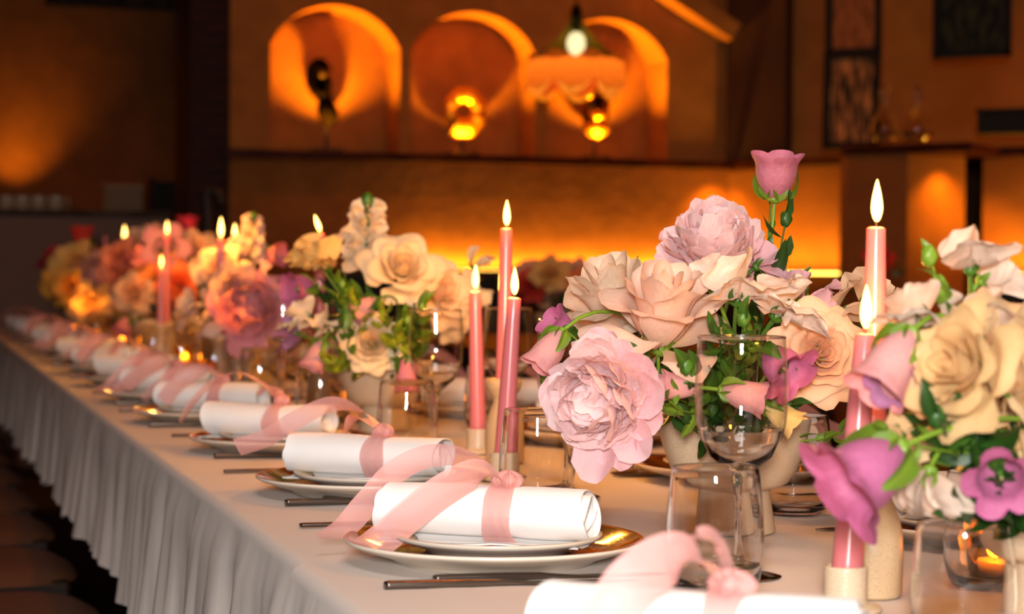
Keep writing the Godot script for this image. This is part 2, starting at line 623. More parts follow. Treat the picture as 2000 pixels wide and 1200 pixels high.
func slim(w: Array, h: Array) -> ArrayMesh:
	var v := PackedVector3Array()
	var idx := PackedInt32Array()
	for j in w.size():
		for i in 8:
			var a := TAU * (i + 0.5) / 8
			v.append(Vector3(w[j][0], h[j] * 0.5 + h[j] * 0.5 * clampf(sin(a) * 1.3, -1, 1), w[j][1] * clampf(cos(a) * 1.25, -1, 1)))
	for j in w.size() - 1:
		for i in 8:
			var a := j * 8 + i
			var b := j * 8 + (i + 1) % 8
			idx.append_array([a, a + 8, b, b, a + 8, b + 8])
	for i in range(1, 7): idx.append_array([0, i, i + 1])
	return shell(v, idx)

func fork_parts() -> Array:
	var hnd := slim([[0.0, 0.004], [0.003, 0.0055], [0.06, 0.005], [0.10, 0.003], [0.13, 0.0032], [0.142, 0.010], [0.155, 0.0115]], [0.0035, 0.004, 0.004, 0.004, 0.006, 0.004, 0.003])
	var tines := []
	for k in 4:
		var z := -0.0095 + 0.0063 * k
		tines.append(tube([Vector3(0.153, 0.003, z), Vector3(0.175, 0.002, z), Vector3(0.20, 0.006, z)], [0.0016, 0.0015, 0.0007], 6))
	return [hnd, tines]

func napkin_roll(sd: float) -> ArrayMesh:
	var n := 84
	var cross := []          # the rolled cloth in section: [outer, inner] pairs
	for k in n:
		var t := float(k) / (n - 1)
		var a := -2.35 - (1.0 - t) * TAU * 2.2
		var s := lerpf(0.42, 1.0, pow(t, 0.8))
		var p := Vector2(cos(a) * 0.0315 * s, sin(a) * 0.0245 * s)
		var d := p.normalized()
		cross.append([p + d * 0.0011, p - d * 0.0011])
	for k in 8:              # the loose edge, running out flat under the front
		var t := (k + 1) / 8.0
		var p := Vector2(cos(-2.35) * 0.0315, sin(-2.35) * 0.0245).lerp(Vector2(0.030, -0.0246), t) + Vector2(0, -0.004 * sin(PI * t))
		cross.append([p + Vector2(0, -0.0011), p + Vector2(0, 0.0011)])
	var m := cross.size()
	var v := PackedVector3Array()
	var idx := PackedInt32Array()
	var ring := 2 * m
	var nx := 14
	for j in nx + 1:
		var b := float(j) / nx
		for k in m:
			for f in 2:
				var i: int = k
				var p: Vector2 = cross[i][f]
				var e := 0.0935 + 0.0035 * sin(i * 0.23 + sd)
				var sag := 1.0 + 0.035 * sin(b * 5.0 + sd + i * 0.05) - 0.06 * exp(-pow((b - 0.60) / 0.10, 2.0))
				v.append(Vector3((b * 2 - 1) * e, p.y * sag + 0.0275, p.x * sag))
	for j in nx:
		for k in m - 1:
			for f in 2:
				var a := j * ring + k * 2 + f
				var c := a + 2
				if f == 0: idx.append_array([a, a + ring, c, c, a + ring, c + ring])
				else: idx.append_array([a, c, a + ring, c, c + ring, a + ring])
		for k in [0, m - 1]:
			var a: int = j * ring + k * 2
			idx.append_array([a, a + 1, a + ring, a + 1, a + 1 + ring, a + ring])
	for j in [0, nx]:
		for k in m - 1:
			var a: int = j * ring + k * 2
			idx.append_array([a, a + 1, a + 2, a + 1, a + 3, a + 2])
	return shell(v, idx)

func ribbon_mat() -> StandardMaterial3D:
	if mats.has("ribbon"): return mats.ribbon
	var im := Image.create(64, 64, false, Image.FORMAT_RGBA8)
	for y in 64:
		for x in 64:
			var g := 0.80 + 0.16 * sin(x * TAU / 8.0) + 0.08 * sin(y * TAU / 4.0)
			im.set_pixel(x, y, Color(1, 0.97, 0.96, clampf(g * 0.80, 0.2, 0.95)))
	var m := mat("ribbon", Color(0.92, 0.69, 0.67), 0.5)
	m.albedo_texture = ImageTexture.create_from_image(im)
	m.transparency = BaseMaterial3D.TRANSPARENCY_ALPHA
	m.cull_mode = BaseMaterial3D.CULL_DISABLED
	m.backlight_enabled = true
	m.backlight = Color(0.5, 0.4, 0.4)
	m.rim_enabled = true
	m.rim = 0.4
	return m

func strip(pts: Array, sides: Array, w: float, n := 36) -> ArrayMesh:
	var c := curve(pts, n + 1)
	var s := curve(sides, n + 1)
	return grid(6, n, func(a: float, b: float):
		var i := int(round(b * n))
		var t: Vector3 = (c[mini(i + 1, n)] - c[maxi(i - 1, 0)]).normalized()
		var sd: Vector3 = s[i]
		sd = (sd - t * sd.dot(t)).normalized()
		var up := sd.cross(t)
		return c[i] + sd * w * (a - 0.5) + up * 0.0016 * cos((a - 0.5) * 3.0), null, Vector2(3.0, 20.0))

const KX := 0.019            # where the ribbon goes round the napkin
func napkin(where: Vector3, turn: float, label: String, style: int, sd: float) -> Node3D:
	var o := thing("rolled_napkin", where, label, "napkin", "rolled napkins with pink ribbons", turn)
	part("cloth", napkin_roll(sd), cloth_mat("napkin_linen", Color(0.93, 0.915, 0.90)), o)
	var rm := ribbon_mat()
	part("ribbon_band", grid(7, 40, func(b: float, a: float):
		var t: float = a * TAU
		var wv := 0.0015 * sin(t * 3.0 + b * 4.0 + sd)
		var wd := 0.027 - 0.007 * maxf(sin(t), 0.0)
		return Vector3(KX + (b - 0.5) * wd + wv, 0.0275 + sin(t) * (0.0262 + 0.0006 * sin(b * 16.0)), cos(t) * (0.0335 + 0.0005 * sin(b * 16.0 + 1.0))), null, Vector2(4, 20)), rm, o)
	var kn := Vector3(KX + 0.002, 0.0565, 0.004)
	part("ribbon_knot", grid(18, 10, func(a: float, b: float):
		var t: float = a * TAU
		var p: float = (b - 0.5) * PI
		var k := 1.0 + 0.22 * sin(4.0 * t + 3.0 * b + sd)
		return kn + Vector3(cos(p) * cos(t) * 0.0125 * k, sin(p) * 0.0075 * k, cos(p) * sin(t) * 0.010 * k), null, Vector2(3, 2)), rm, o)
	var zz := Vector3(0, 0, 1)
	var tails := []
	match style:
		1:
			tails = [[[kn, Vector3(-0.012, 0.074, -0.004), Vector3(-0.058, 0.073, -0.020), Vector3(-0.090, 0.058, -0.016), Vector3(-0.112, 0.030, 0.0), Vector3(-0.128, 0.010, 0.012), Vector3(-0.150, 0.002, 0.02)], [zz, Vector3(0, 0.6, 0.8), Vector3(0, 0.9, 0.5), Vector3(-0.35, 0.8, 0.45), Vector3(-0.6, 0.6, 0.45), Vector3(-0.5, 0.4, 0.6), Vector3(-0.2, 0.2, 0.9)], 0.024],
				[[kn, Vector3(0.0, 0.064, 0.018), Vector3(-0.026, 0.050, 0.036), Vector3(-0.056, 0.026, 0.046), Vector3(-0.078, 0.006, 0.052), Vector3(-0.098, 0.000, 0.056)], [zz, Vector3(-0.4, 0.5, 0.7), Vector3(-0.6, 0.7, 0.35), Vector3(-0.6, 0.7, 0.3), Vector3(-0.6, 0.6, 0.4), Vector3(-0.4, 0.3, 0.8)], 0.029]]
		2:
			tails = [[[kn, Vector3(-0.004, 0.078, 0.0), Vector3(-0.040, 0.086, 0.006), Vector3(-0.080, 0.068, 0.016), Vector3(-0.115, 0.046, 0.022), Vector3(-0.150, 0.034, 0.028)], [zz, Vector3(0, 0.4, 1), Vector3(0, 0.9, 0.8), Vector3(0, 1, 0.6), Vector3(0, 1, 0.6), Vector3(0.3, 1, 0.5)], 0.024],
				[[kn, Vector3(-0.01, 0.07, -0.012), Vector3(-0.03, 0.066, -0.03), Vector3(-0.05, 0.040, -0.042)], [zz, zz, Vector3(0.3, 0.5, 1), Vector3(0.5, 0.5, 0.6)], 0.022]]
		3:
			tails = [[[kn, Vector3(-0.012, 0.080, 0.0), Vector3(-0.050, 0.094, 0.0), Vector3(-0.090, 0.078, 0.004), Vector3(-0.118, 0.048, 0.010), Vector3(-0.132, 0.022, 0.018)], [zz, Vector3(0, 0.1, 1), Vector3(0, 0.05, 1), Vector3(0, 0.1, 1), Vector3(0.1, 0.3, 1), Vector3(0.4, 0.5, 1)], 0.022],
				[[kn, Vector3(0.01, 0.07, -0.008), Vector3(-0.016, 0.074, -0.02), Vector3(-0.03, 0.062, -0.03)], [zz, zz, zz, zz], 0.018]]
		5:
			tails = [[[kn, Vector3(-0.004, 0.073, 0.012), Vector3(-0.026, 0.062, 0.030), Vector3(-0.040, 0.040, 0.040), Vector3(-0.050, 0.014, 0.046), Vector3(-0.056, 0.002, 0.052)], [zz, Vector3(-0.4, 0.5, 0.7), Vector3(-0.7, 0.6, 0.3), Vector3(-0.8, 0.4, 0.2), Vector3(-0.9, 0.3, 0.2), Vector3(-0.9, 0.2, 0.4)], 0.032],
				[[kn, Vector3(0.012, 0.078, -0.002), Vector3(0.004, 0.084, 0.008), Vector3(-0.012, 0.080, 0.010), Vector3(-0.016, 0.066, 0.004)], [zz, zz, zz, zz, zz], 0.024]]
		_:
			tails = [[[kn, Vector3(0.006, 0.074, 0.010), Vector3(-0.02, 0.068, 0.026), Vector3(-0.045, 0.048, 0.040), Vector3(-0.065, 0.02, 0.050)], [zz, Vector3(0.4, 0.4, 1), Vector3(-0.5, 0.7, 0.4), Vector3(-0.6, 0.7, 0.3), Vector3(-0.7, 0.6, 0.3)], 0.026],
				[[kn, Vector3(-0.03, 0.078, -0.006), Vector3(-0.075, 0.066, -0.010), Vector3(-0.105, 0.040, 0.0), Vector3(-0.125, 0.018, 0.01)], [zz, Vector3(0, 0.5, 1), Vector3(0, 0.8, 0.7), Vector3(0.1, 0.9, 0.6), Vector3(0.3, 0.8, 0.6)], 0.022]]
	for tl in tails: part("ribbon_tail", strip(tl[0], tl[1], tl[2]), rm, o)
	return o

func settings_all() -> void:
	var cream := mat("cream_glaze", Color(0.86, 0.81, 0.74), 0.22)
	var brown := mat("brown_glaze", Color(0.36, 0.145, 0.03), 0.12)
	brown.uv1_triplanar = true
	brown.uv1_scale = Vector3(8, 8, 8)
	brown.albedo_texture = noise_tex(0.02, 256, false, [[0.2, Color(0.45, 0.4, 0.35)], [0.55, Color(1, 1, 1)], [0.8, Color(1, 1, 1)]], 1.0, 21, 4)
	brown.clearcoat_enabled = true
	brown.clearcoat = 0.6
	brown.clearcoat_roughness = 0.05
	var amber := mat("amber_rim_glaze", Color(0.62, 0.30, 0.05), 0.15)
	var beige := stone("beige_glaze", Color(0.80, 0.72, 0.60))
	var steel := mat("dark_steel", Color(0.50, 0.46, 0.43), 0.28, 1.0)
	var dp_body := lathe([[0.0, 0.004], [0.080, 0.004], [0.084, 0.0], [0.088, 0.001], [0.092, 0.005], [0.110, 0.0105], [0.1265, 0.0160], [0.1312, 0.0185], [0.1318, 0.0202], [0.1306, 0.0214]], 80)
	var dp_rim := lathe([[0.1306, 0.0214], [0.1293, 0.0216], [0.1270, 0.0208]], 80)
	var dp_top := lathe([[0.1270, 0.0208], [0.115, 0.0165], [0.103, 0.0120], [0.096, 0.0095], [0.085, 0.0085], [0.0, 0.0080]], 80)
	var sp_body := lathe([[0.0, 0.003], [0.056, 0.003], [0.058, 0.0], [0.062, 0.0005], [0.066, 0.004], [0.080, 0.0085], [0.0895, 0.0120], [0.0928, 0.0142], [0.0922, 0.0164]], 72)
	var sp_rim := lathe([[0.0922, 0.0164], [0.0900, 0.0168], [0.081, 0.0138], [0.072, 0.0106]], 72)
	var sp_top := lathe([[0.072, 0.0106], [0.066, 0.0085], [0.058, 0.0075], [0.0, 0.0072]], 72)
	var fk := fork_parts()
	var first := {}
	var nap_y := TOP + 0.008 + 0.0072
	for side in [0, 1]:
		var count := 14 if side == 0 else 8
		for k in count:
			if side == 1 and k == 0: continue
			rng.seed = 100 + k + 40 * side
			var t: float = [1.045, 1.627, 2.165, 2.718][k] if k < 4 and side == 0 else 1.627 + 0.5475 * (k - 1) + rng.randf_range(-0.006, 0.006)
			var x: float = [0.440, 0.496, 0.505, 0.512, 0.490][mini(k, 4)] if side == 0 else 0.985
			if side == 1: t = 1.08 + 0.56 * k
			var jx := rng.randf_range(-0.004, 0.004)
			var c := Vector3(x + jx, TOP + 0.0014, -t)
			if k == 0: c.y += 0.0012
			var dy := c.y - TOP
			var place := "%s in the %s row" % [ORD[k], ["left", "right"][side]]
			var turn := 0.0 if side == 0 else PI
			var sx := 1.0 if side == 0 else -1.0
			if not first.has("dp"):
				var o := thing("dinner_plate", c, "brown glazed dinner plate with cream underside, " + place, "plate", "brown glazed dinner plates")
				part("plate_body", dp_body, cream, o)
				part("rim", dp_rim, amber, o)
				part("glaze", dp_top, brown, o)
				first.dp = o
				var s := thing("side_plate", c + Vector3(0.004, 0.0080, -0.003), "small beige plate stacked on the dinner plate " + place, "plate", "small plates on the dinner plates")
				part("plate_body", sp_body, cream, s)
				part("rim", sp_rim, beige, s)
				part("glaze", sp_top, brown, s)
				first.sp = s
				for i in 2:
					var kn := thing("table_knife", c, "x", "knife", "dark steel knives")
					part("blade", knife_mesh(), steel, kn)
					first["kn%d" % i] = kn
				var fo := thing("dinner_fork", c, "x", "fork", "dark steel forks")
				part("handle", fk[0], steel, fo)
				for tn in fk[1]: part("tine", tn, steel, fo)
				first.fo = fo
			else:
				again(first.dp, "dinner_plate", c, rng.randf() * 6.0, "brown glazed dinner plate with cream underside, " + place)
				again(first.sp, "side_plate", c + Vector3(0.004 * sx, 0.0080, -0.003), rng.randf() * 6.0, "small beige plate stacked on the dinner plate " + place)
			for i in 2:
				var kp := Vector3(x - sx * ((0.134 if k == 1 else 0.115) - 0.046 * i), TOP + dy, -t + sx * ((0.131 if k == 1 else 0.098) - 0.0215 * i))
				var lb: String = ["dark steel knife in front of the dinner plate ", "dark steel butter knife lying closest to the dinner plate "][i] + place
				var kt := turn + rng.randf_range(-0.03, 0.03)
				if k == 0 and side == 0:
					first["kn%d" % i].position = kp
					first["kn%d" % i].set_meta("label", lb)
				else: again(first["kn%d" % i], "table_knife", kp, kt, lb)
			var fp := Vector3(x - sx * 0.125, TOP + dy, -t - sx * 0.262)
			var fl := "dark steel fork beyond the dinner plate " + place
			if k == 0 and side == 0:
				first.fo.position = fp
				first.fo.set_meta("label", fl)
			else: again(first.fo, "dinner_fork", fp, turn + rng.randf_range(-0.04, 0.04), fl)
			var nt := deg_to_rad(-36.6) + (0.0 if side == 0 else PI + 0.5) + rng.randf_range(-0.06, 0.06)
			var np := Vector3(c.x + [0.0, -0.008, -0.006, -0.02, 0.0][mini(k, 4)] * sx, nap_y + dy, -t)
			var style: int = [5, 1, 2, 3, 4, 1, 3, 4, 3, 1, 3, 4, 3, 3][k]
			var nl := "white rolled napkin tied with sheer pink ribbon, " + place
			var key := "nap%d" % style
			if k < 4 and side == 0 or not first.has(key):
				first[key] = napkin(np, nt, nl, style, k * 1.7)
			else: again(first[key], "rolled_napkin", np, nt, nl)

# ------------------------------------------------------------------ glassware and candles
func glass_mat() -> StandardMaterial3D:
	if mats.has("clear_glass"): return mats.clear_glass
	var m := mat("clear_glass", Color(1, 1, 1, 0.0), 0.0)
	m.transparency = BaseMaterial3D.TRANSPARENCY_ALPHA
	m.refraction_enabled = true
	m.refraction_scale = 0.05
	return m

func amber_glass() -> StandardMaterial3D:
	if mats.has("amber_glass"): return mats.amber_glass
	var m := mat("amber_glass", Color(1.0, 0.80, 0.42, 0.0), 0.0)
	m.transparency = BaseMaterial3D.TRANSPARENCY_ALPHA
	m.refraction_enabled = true
	m.refraction_scale = 0.05
	return m

const WINE := [[0.0, 0.0006], [0.030, 0.0004], [0.0345, 0.0008], [0.0350, 0.0016], [0.030, 0.0030], [0.014, 0.0060], [0.0062, 0.0105], [0.0042, 0.018], [0.0034, 0.035], [0.0034, 0.066], [0.0048, 0.078], [0.0085, 0.086], [0.016, 0.0925], [0.026, 0.101], [0.0335, 0.1135], [0.0375, 0.129], [0.0388, 0.146], [0.0384, 0.168], [0.0369, 0.195], [0.0365, 0.2005], [0.0360, 0.2010], [0.0355, 0.2005], [0.0359, 0.195], [0.0374, 0.168], [0.0378, 0.146], [0.0365, 0.1295], [0.0325, 0.1150], [0.025, 0.1035], [0.015, 0.0958], [0.006, 0.0925], [0.0, 0.092]]
func thin_glass() -> StandardMaterial3D:            # the blown bowl of a wine glass, a sheet too thin to bend the view
	if mats.has("thin_glass"): return mats.thin_glass
	var m := mat("thin_glass", Color(1, 1, 1, 0.0), 0.0)
	m.transparency = BaseMaterial3D.TRANSPARENCY_ALPHA
	return m

func wine_glass(p: Vector3, label: String, group: String) -> void:
	var o := thing("wine_glass", p, label, "wine glass", group)
	part("bowl_wall", kept_mesh("wine_bowl", func(): return lathe(WINE.slice(14, 19) + [[0.03665, 0.1990], [0.03565, 0.1990]] + WINE.slice(22, 28), 64)), thin_glass(), o)
	part("rim", kept_mesh("wine_rim", func(): return lathe([[0.0355, 0.1991], [0.0368, 0.1990], [0.0368, 0.2003], [0.0362, 0.2011], [0.0355, 0.2003], [0.0355, 0.1991]], 64)), glass_mat(), o)
	part("stem", kept_mesh("wine_stem", func(): return lathe(WINE.slice(0, 14) + [[0.0362, 0.1232], [0.0352, 0.1232], [0.0322, 0.1150]] + WINE.slice(27), 64)), glass_mat(), o)

const TUMBLER := [[0.0, 0.0012], [0.020, 0.0008], [0.0265, 0.0010], [0.0315, 0.0045], [0.0360, 0.0130], [0.0383, 0.026], [0.0388, 0.042], [0.0378, 0.066], [0.0350, 0.093], [0.0340, 0.0995], [0.0334, 0.1002], [0.0328, 0.0995], [0.0337, 0.093], [0.0365, 0.066], [0.0375, 0.042], [0.0369, 0.026], [0.0342, 0.0155], [0.0285, 0.0095], [0.018, 0.0075], [0.0, 0.0070]]

func glasses() -> void:
	var tm := lathe(TUMBLER, 56)
	var g := glass_mat()
	for k in 12:
		var p := Vector3(0.663 if k == 0 else 0.714, TOP + 0.0015, -(1.486 + 0.583 * k))
		wine_glass(p, "stemmed wine glass left of the bouquets, %s from the camera" % ORD[k], "stemmed wine glasses on the left")
		var q := Vector3(0.609 if k == 0 else 0.648, TOP + 0.0015, -(1.413 + 0.572 * k))
		var sc := 1.0 if k == 0 else 1.06
		var u := part(numbered("water_tumbler"), tm, g, self, T3(q.x, q.y, q.z, Basis().scaled(Vector3.ONE * sc)))
		tag(u, "clear stemless tumbler beside the left place settings, %s from the camera" % ORD[k], "tumbler", "clear tumblers on the left")
	for k in 6:
		var p := Vector3(0.885, TOP + 0.0005, -(2.30 + 0.56 * k))
		wine_glass(p, "stemmed wine glass beyond the bouquets on the right, %s from the camera" % ORD[k], "stemmed wine glasses on the right")
		var q := Vector3(0.895, TOP + 0.0005, -(1.87 + 0.56 * k))
		tag(part(numbered("water_tumbler"), tm, g, self, T3(q.x, q.y, q.z, Basis().scaled(Vector3.ONE * 1.06))), "clear stemless tumbler beyond the bouquets on the right, %s from the camera" % ORD[k], "tumbler", "clear tumblers on the right")
	var a := onto(1888, 1.33)
	tag(part(numbered("water_tumbler"), tm, g, self, T3(a.x, TOP + 0.0018, a.z, Basis().scaled(Vector3(0.92, 0.82, 0.92)))), "low clear tumbler under the drooping flowers at the right edge", "tumbler")
	var b := onto(1930, 1.56)
	tag(part(numbered("water_tumbler"), tm, g, self, T3(b.x, TOP + 0.0018, b.z, Basis().scaled(Vector3(0.9, 0.95, 0.9)))), "clear tumbler behind the low one at the right edge", "tumbler")

func candle(foot: Vector3, top: Vector3, r0: float, r1: float, label: String, fh := 0.034, tilt := Vector3.ZERO, lit := true, lum := 1.0) -> void:
	var o := thing("taper_candle", foot, label, "candle", "pink taper candles")
	var wax := mat("pink_wax", Color(0.82, 0.46, 0.47), 0.24)
	wax.subsurf_scatter_enabled = true
	wax.subsurf_scatter_strength = 0.25
	var d := top - foot
	var pts := []
	var rad := []
	for k in 9:
		var t := k / 8.0
		pts.append(d * t)
		rad.append(lerpf(r0, r1, pow(t, 1.2)))
	pts.append(d + d.normalized() * 0.0012)
	rad.append(r1 * 0.7)
	part("wax", tube(pts, rad, 28), wax, o)
	if not lit: return
	var tip := d + d.normalized() * 0.001
	part("wick", tube([tip, tip + Vector3(0.0004, 0.005, 0), tip + Vector3(0.0012, 0.008, 0)], [0.0008, 0.0007, 0.0005], 6), mat("burnt_wick", Color(0.05, 0.03, 0.025), 0.9), o)
	var prof := []
	for e in [[0.0, 0.0], [0.35, 0.03], [0.66, 0.10], [0.92, 0.22], [1.0, 0.33], [0.92, 0.48], [0.70, 0.66], [0.42, 0.83], [0.18, 0.95], [0.0, 1.0]]:
		prof.append([e[0] * fh * 0.138, e[1] * fh])
	var fl := lathe(prof, 20)
	var ax := (Vector3.UP + tilt).normalized()
	var bs := Basis(ax.cross(Vector3.FORWARD).normalized() * -1.0, ax, Vector3.FORWARD * -1.0).orthonormalized()
	part("flame", fl, glow("candle_flame", Color(1.0, 0.80, 0.42), 6.5), o, Transform3D(bs, tip + Vector3(0.0006, 0.004, 0)))
	omni(tip + ax * fh * 0.45, Color(1.0, 0.66, 0.26), 0.062 * lum, 0.012, o)

const CUP := [[0.0, 0.0015], [0.026, 0.0], [0.0275, 0.002], [0.0265, 0.0045], [0.0175, 0.0065], [0.0162, 0.010], [0.0165, 0.032], [0.0158, 0.0345], [0.0140, 0.0335], [0.0135, 0.012], [0.0, 0.010]]
const TALL := [[0.0, 0.001], [0.0215, 0.0], [0.0235, 0.003], [0.0245, 0.035], [0.0240, 0.050], [0.0205, 0.064], [0.0150, 0.078], [0.0140, 0.083], [0.0160, 0.089], [0.0225, 0.099], [0.0240, 0.106], [0.0225, 0.113], [0.0150, 0.1135], [0.0125, 0.110], [0.0122, 0.088], [0.0, 0.086]]

func cup_at(p: Vector3, label: String) -> void:
	tag(part(numbered("candle_holder"), lathe(CUP, 40), stone("cream_stoneware", Color(0.82, 0.74, 0.63)), self, T3(p.x, p.y, p.z)), label, "candle holder", "low cup candle holders")

func tall_at(p: Vector3, label: String) -> void:
	tag(part(numbered("candle_holder"), lathe(TALL, 40), stone("sand_stoneware", Color(0.76, 0.66, 0.52)), self, T3(p.x, p.y, p.z)), label, "candle holder", "tall waisted candle holders")

func candles() -> void:
	# three beside the main bouquet: short left, tall middle, right one behind the tumbler
	var y := TOP + 0.0012
	var a1 := onto(936, 2.73, y)
	cup_at(a1, "cream cup candle holder left of the tall waisted holder")
	candle(a1 + Vector3(0, 0.0115, 0), at(928, 571, 2.73), 0.0122, 0.0082, "pink taper candle, left and lowest of the trio left of the main bouquet")
	var a2 := onto(985, 2.58, y)
	tall_at(a2, "tall waisted sand coloured candle holder left of the main bouquet")
	candle(a2 + Vector3(0, 0.0875, 0), at(989, 448, 2.58), 0.0116, 0.0076, "tallest pink taper candle of the trio left of the main bouquet")
	var a3 := onto(985, 2.37, y)
	cup_at(a3, "cream cup candle holder behind the second tumbler on the left")
	candle(a3 + Vector3(0, 0.0115, 0), at(1004, 584, 2.37), 0.0124, 0.0085, "pink taper candle rising behind the second tumbler on the left")
	# the pair right of the main bouquet
	var b1 := onto(1657, 1.453, TOP + 0.0018)
	cup_at(b1, "speckled cream cup candle holder in the right foreground")
	candle(b1 + Vector3(0, 0.0115, 0), at(1690, 656, 1.47), 0.0122, 0.0078, "front pink taper candle in the right foreground, burnt halfway", 0.034, Vector3.ZERO, true, 0.3)
	var b2 := onto(1708, 1.52, TOP + 0.0018)
	tall_at(b2, "tall speckled stoneware candle holder in the right foreground")
	candle(b2 + Vector3(0, 0.0875, 0), at(1711, 447, 1.52), 0.0115, 0.0074, "tall pink taper candle between the two nearest bouquets", 0.034, Vector3.ZERO, true, 0.6)
	# far ones
	var far := [[625, 458, 3.3, 0.03, -0.35, "pink taper candle leaning its flame left above the second bouquet"], [431, 468, 4.3, 0.045, 0.0, "pink taper candle with a long flame above the third bouquet"], [458, 474, 4.55, 0.04, 0.0, "pink taper candle half hidden by the white stocks of the third bouquet"],
		[326, 460, 5.45, 0.036, 0.0, "pink taper candle above the mauve flower of the fourth bouquet"], [243, 472, 6.5, 0.05, 0.0, "pink taper candle between the fourth and farthest bouquets"], [315, 524, 5.2, 0.03, 0.0, "short pink taper candle low in the fourth bouquet"]]
	for e in far:
		var top := at(e[0], e[1], e[2])
		var f := Vector3(top.x, y, top.z)
		if top.y > TOP + 0.26:
			tall_at(f, "waisted candle holder under the " + e[5].substr(5, 200).replace("taper candle", "candle"))
			candle(f + Vector3(0, 0.0875, 0), top, 0.0116, 0.0078, e[5], e[3], RR * e[4])
		else:
			cup_at(f, "cream cup holder under the " + e[5].substr(5, 200).replace("taper candle", "candle"))
			candle(f + Vector3(0, 0.0115, 0), top, 0.0116, 0.0078, e[5], e[3], RR * e[4])
	var un := at(205, 462, 7.4)
	cup_at(Vector3(un.x, y, un.z), "cream cup holder of the unlit candle at the table's far end")
	candle(Vector3(un.x, y + 0.0115, un.z), un, 0.0116, 0.008, "unlit pink taper candle at the far end of the table", 0.03, Vector3.ZERO, false)
	# small glass votives
	for e in [[Vector3(0.80, y, -3.38), "glass votive candle glowing behind the third wine glass"], [Vector3(0.845, TOP + 0.0018, -1.375), "glass votive candle at the right edge of the picture"], [onto(362, 5.0, y), "glass votive candle glowing amber below the fourth bouquet"], [onto(398, 4.15, y), "glass votive candle glowing amber beside the third bouquet"], [onto(150, 6.9, y), "glass votive candle glowing amber at the far end of the table"], [onto(235, 6.2, y), "glass votive candle glowing amber left of the fourth bouquet"]]:
		votive(e[0], e[1])

func votive(p: Vector3, label: String) -> void:
	var o := thing("votive_candle", p, label, "votive candle", "glass votive candles")
	part("glass_cup", lathe([[0.0, 0.001], [0.022, 0.0], [0.026, 0.003], [0.029, 0.03], [0.031, 0.062], [0.0303, 0.0625], [0.0297, 0.062], [0.0277, 0.03], [0.0245, 0.007], [0.0, 0.0065]], 36), amber_glass(), o)
	part("wax", lathe([[0.0, 0.0066], [0.0195, 0.0066], [0.0195, 0.021], [0.018, 0.022], [0.0, 0.0215]], 28), mat("white_wax", Color(0.9, 0.8, 0.62), 0.4), o)
	part("wick", tube([Vector3(0, 0.021, 0), Vector3(0.0005, 0.028, 0)], [0.0008, 0.0006], 6), mat("burnt_wick", Color(0.05, 0.03, 0.025), 0.9), o)
	var prof := []
	for e in [[0.0, 0.0], [0.55, 0.08], [0.95, 0.25], [1.0, 0.35], [0.8, 0.58], [0.42, 0.83], [0.0, 1.0]]: prof.append([e[0] * 0.0036, e[1] * 0.02 + 0.025])
	part("flame", lathe(prof, 14), glow("candle_flame", Color(1.0, 0.80, 0.42), 6.5), o)
	omni(Vector3(0, 0.034, 0), Color(1.0, 0.62, 0.20), 0.13, 0.008, o)

# ------------------------------------------------------------------ flowers
func rose_petal(rb: float, r: float, h: float, half: float, curl: float, ruf: float, sd: float, n := 8) -> ArrayMesh:
	return grid(n, n, func(a: float, b: float):
		var u: float = a * 2.0 - 1.0
		var v: float = b * (1.0 - 0.24 * pow(absf(u), 2.4))
		var w := half * (0.55 + 0.45 * sin(minf(v * 1.25, 1.0) * PI / 2.0))
		var rad := rb + (r - rb) * pow(sin(v * PI / 2.0), 0.85)
		var y := -0.25 + (h + 0.25) * pow(v, 1.15)
		var k := smoothstep(0.60, 1.0, v)
		rad += curl * k * k * (1.0 + 0.25 * sin(u * 3.0 + sd))
		y -= curl * 0.75 * k * k * k
		y += 0.06 * (1.0 - absf(u)) * pow(v, 5.0) + 0.016 * sin(u * 13.0 + sd * 5.0) * pow(v, 9.0)
		rad += ruf * sin(u * 5.0 + sd) * v * v * v + 0.05 * pow(absf(u), 3.0) * v * (0.4 + curl)
		y += ruf * 0.9 * sin(u * 4.3 + sd * 2.0) * v * v * v
		return Vector3(rad * sin(u * w), y, rad * cos(u * w)), func(a: float, b: float):
		var e: float = absf(a * 2.0 - 1.0)
		var base := smoothstep(0.0, 0.45, b)
		var edge := smoothstep(0.93, 1.0, maxf(b, e * 0.97)) * 0.16
		var blush := 0.04 * sin(sd * 3.1)
		return Color(lerpf(0.95, 1.0, base) - edge * 0.6, lerpf(0.92, 0.99 + blush, base) - edge * 1.2, lerpf(0.60, 0.98 + blush, base) - edge * 1.4))

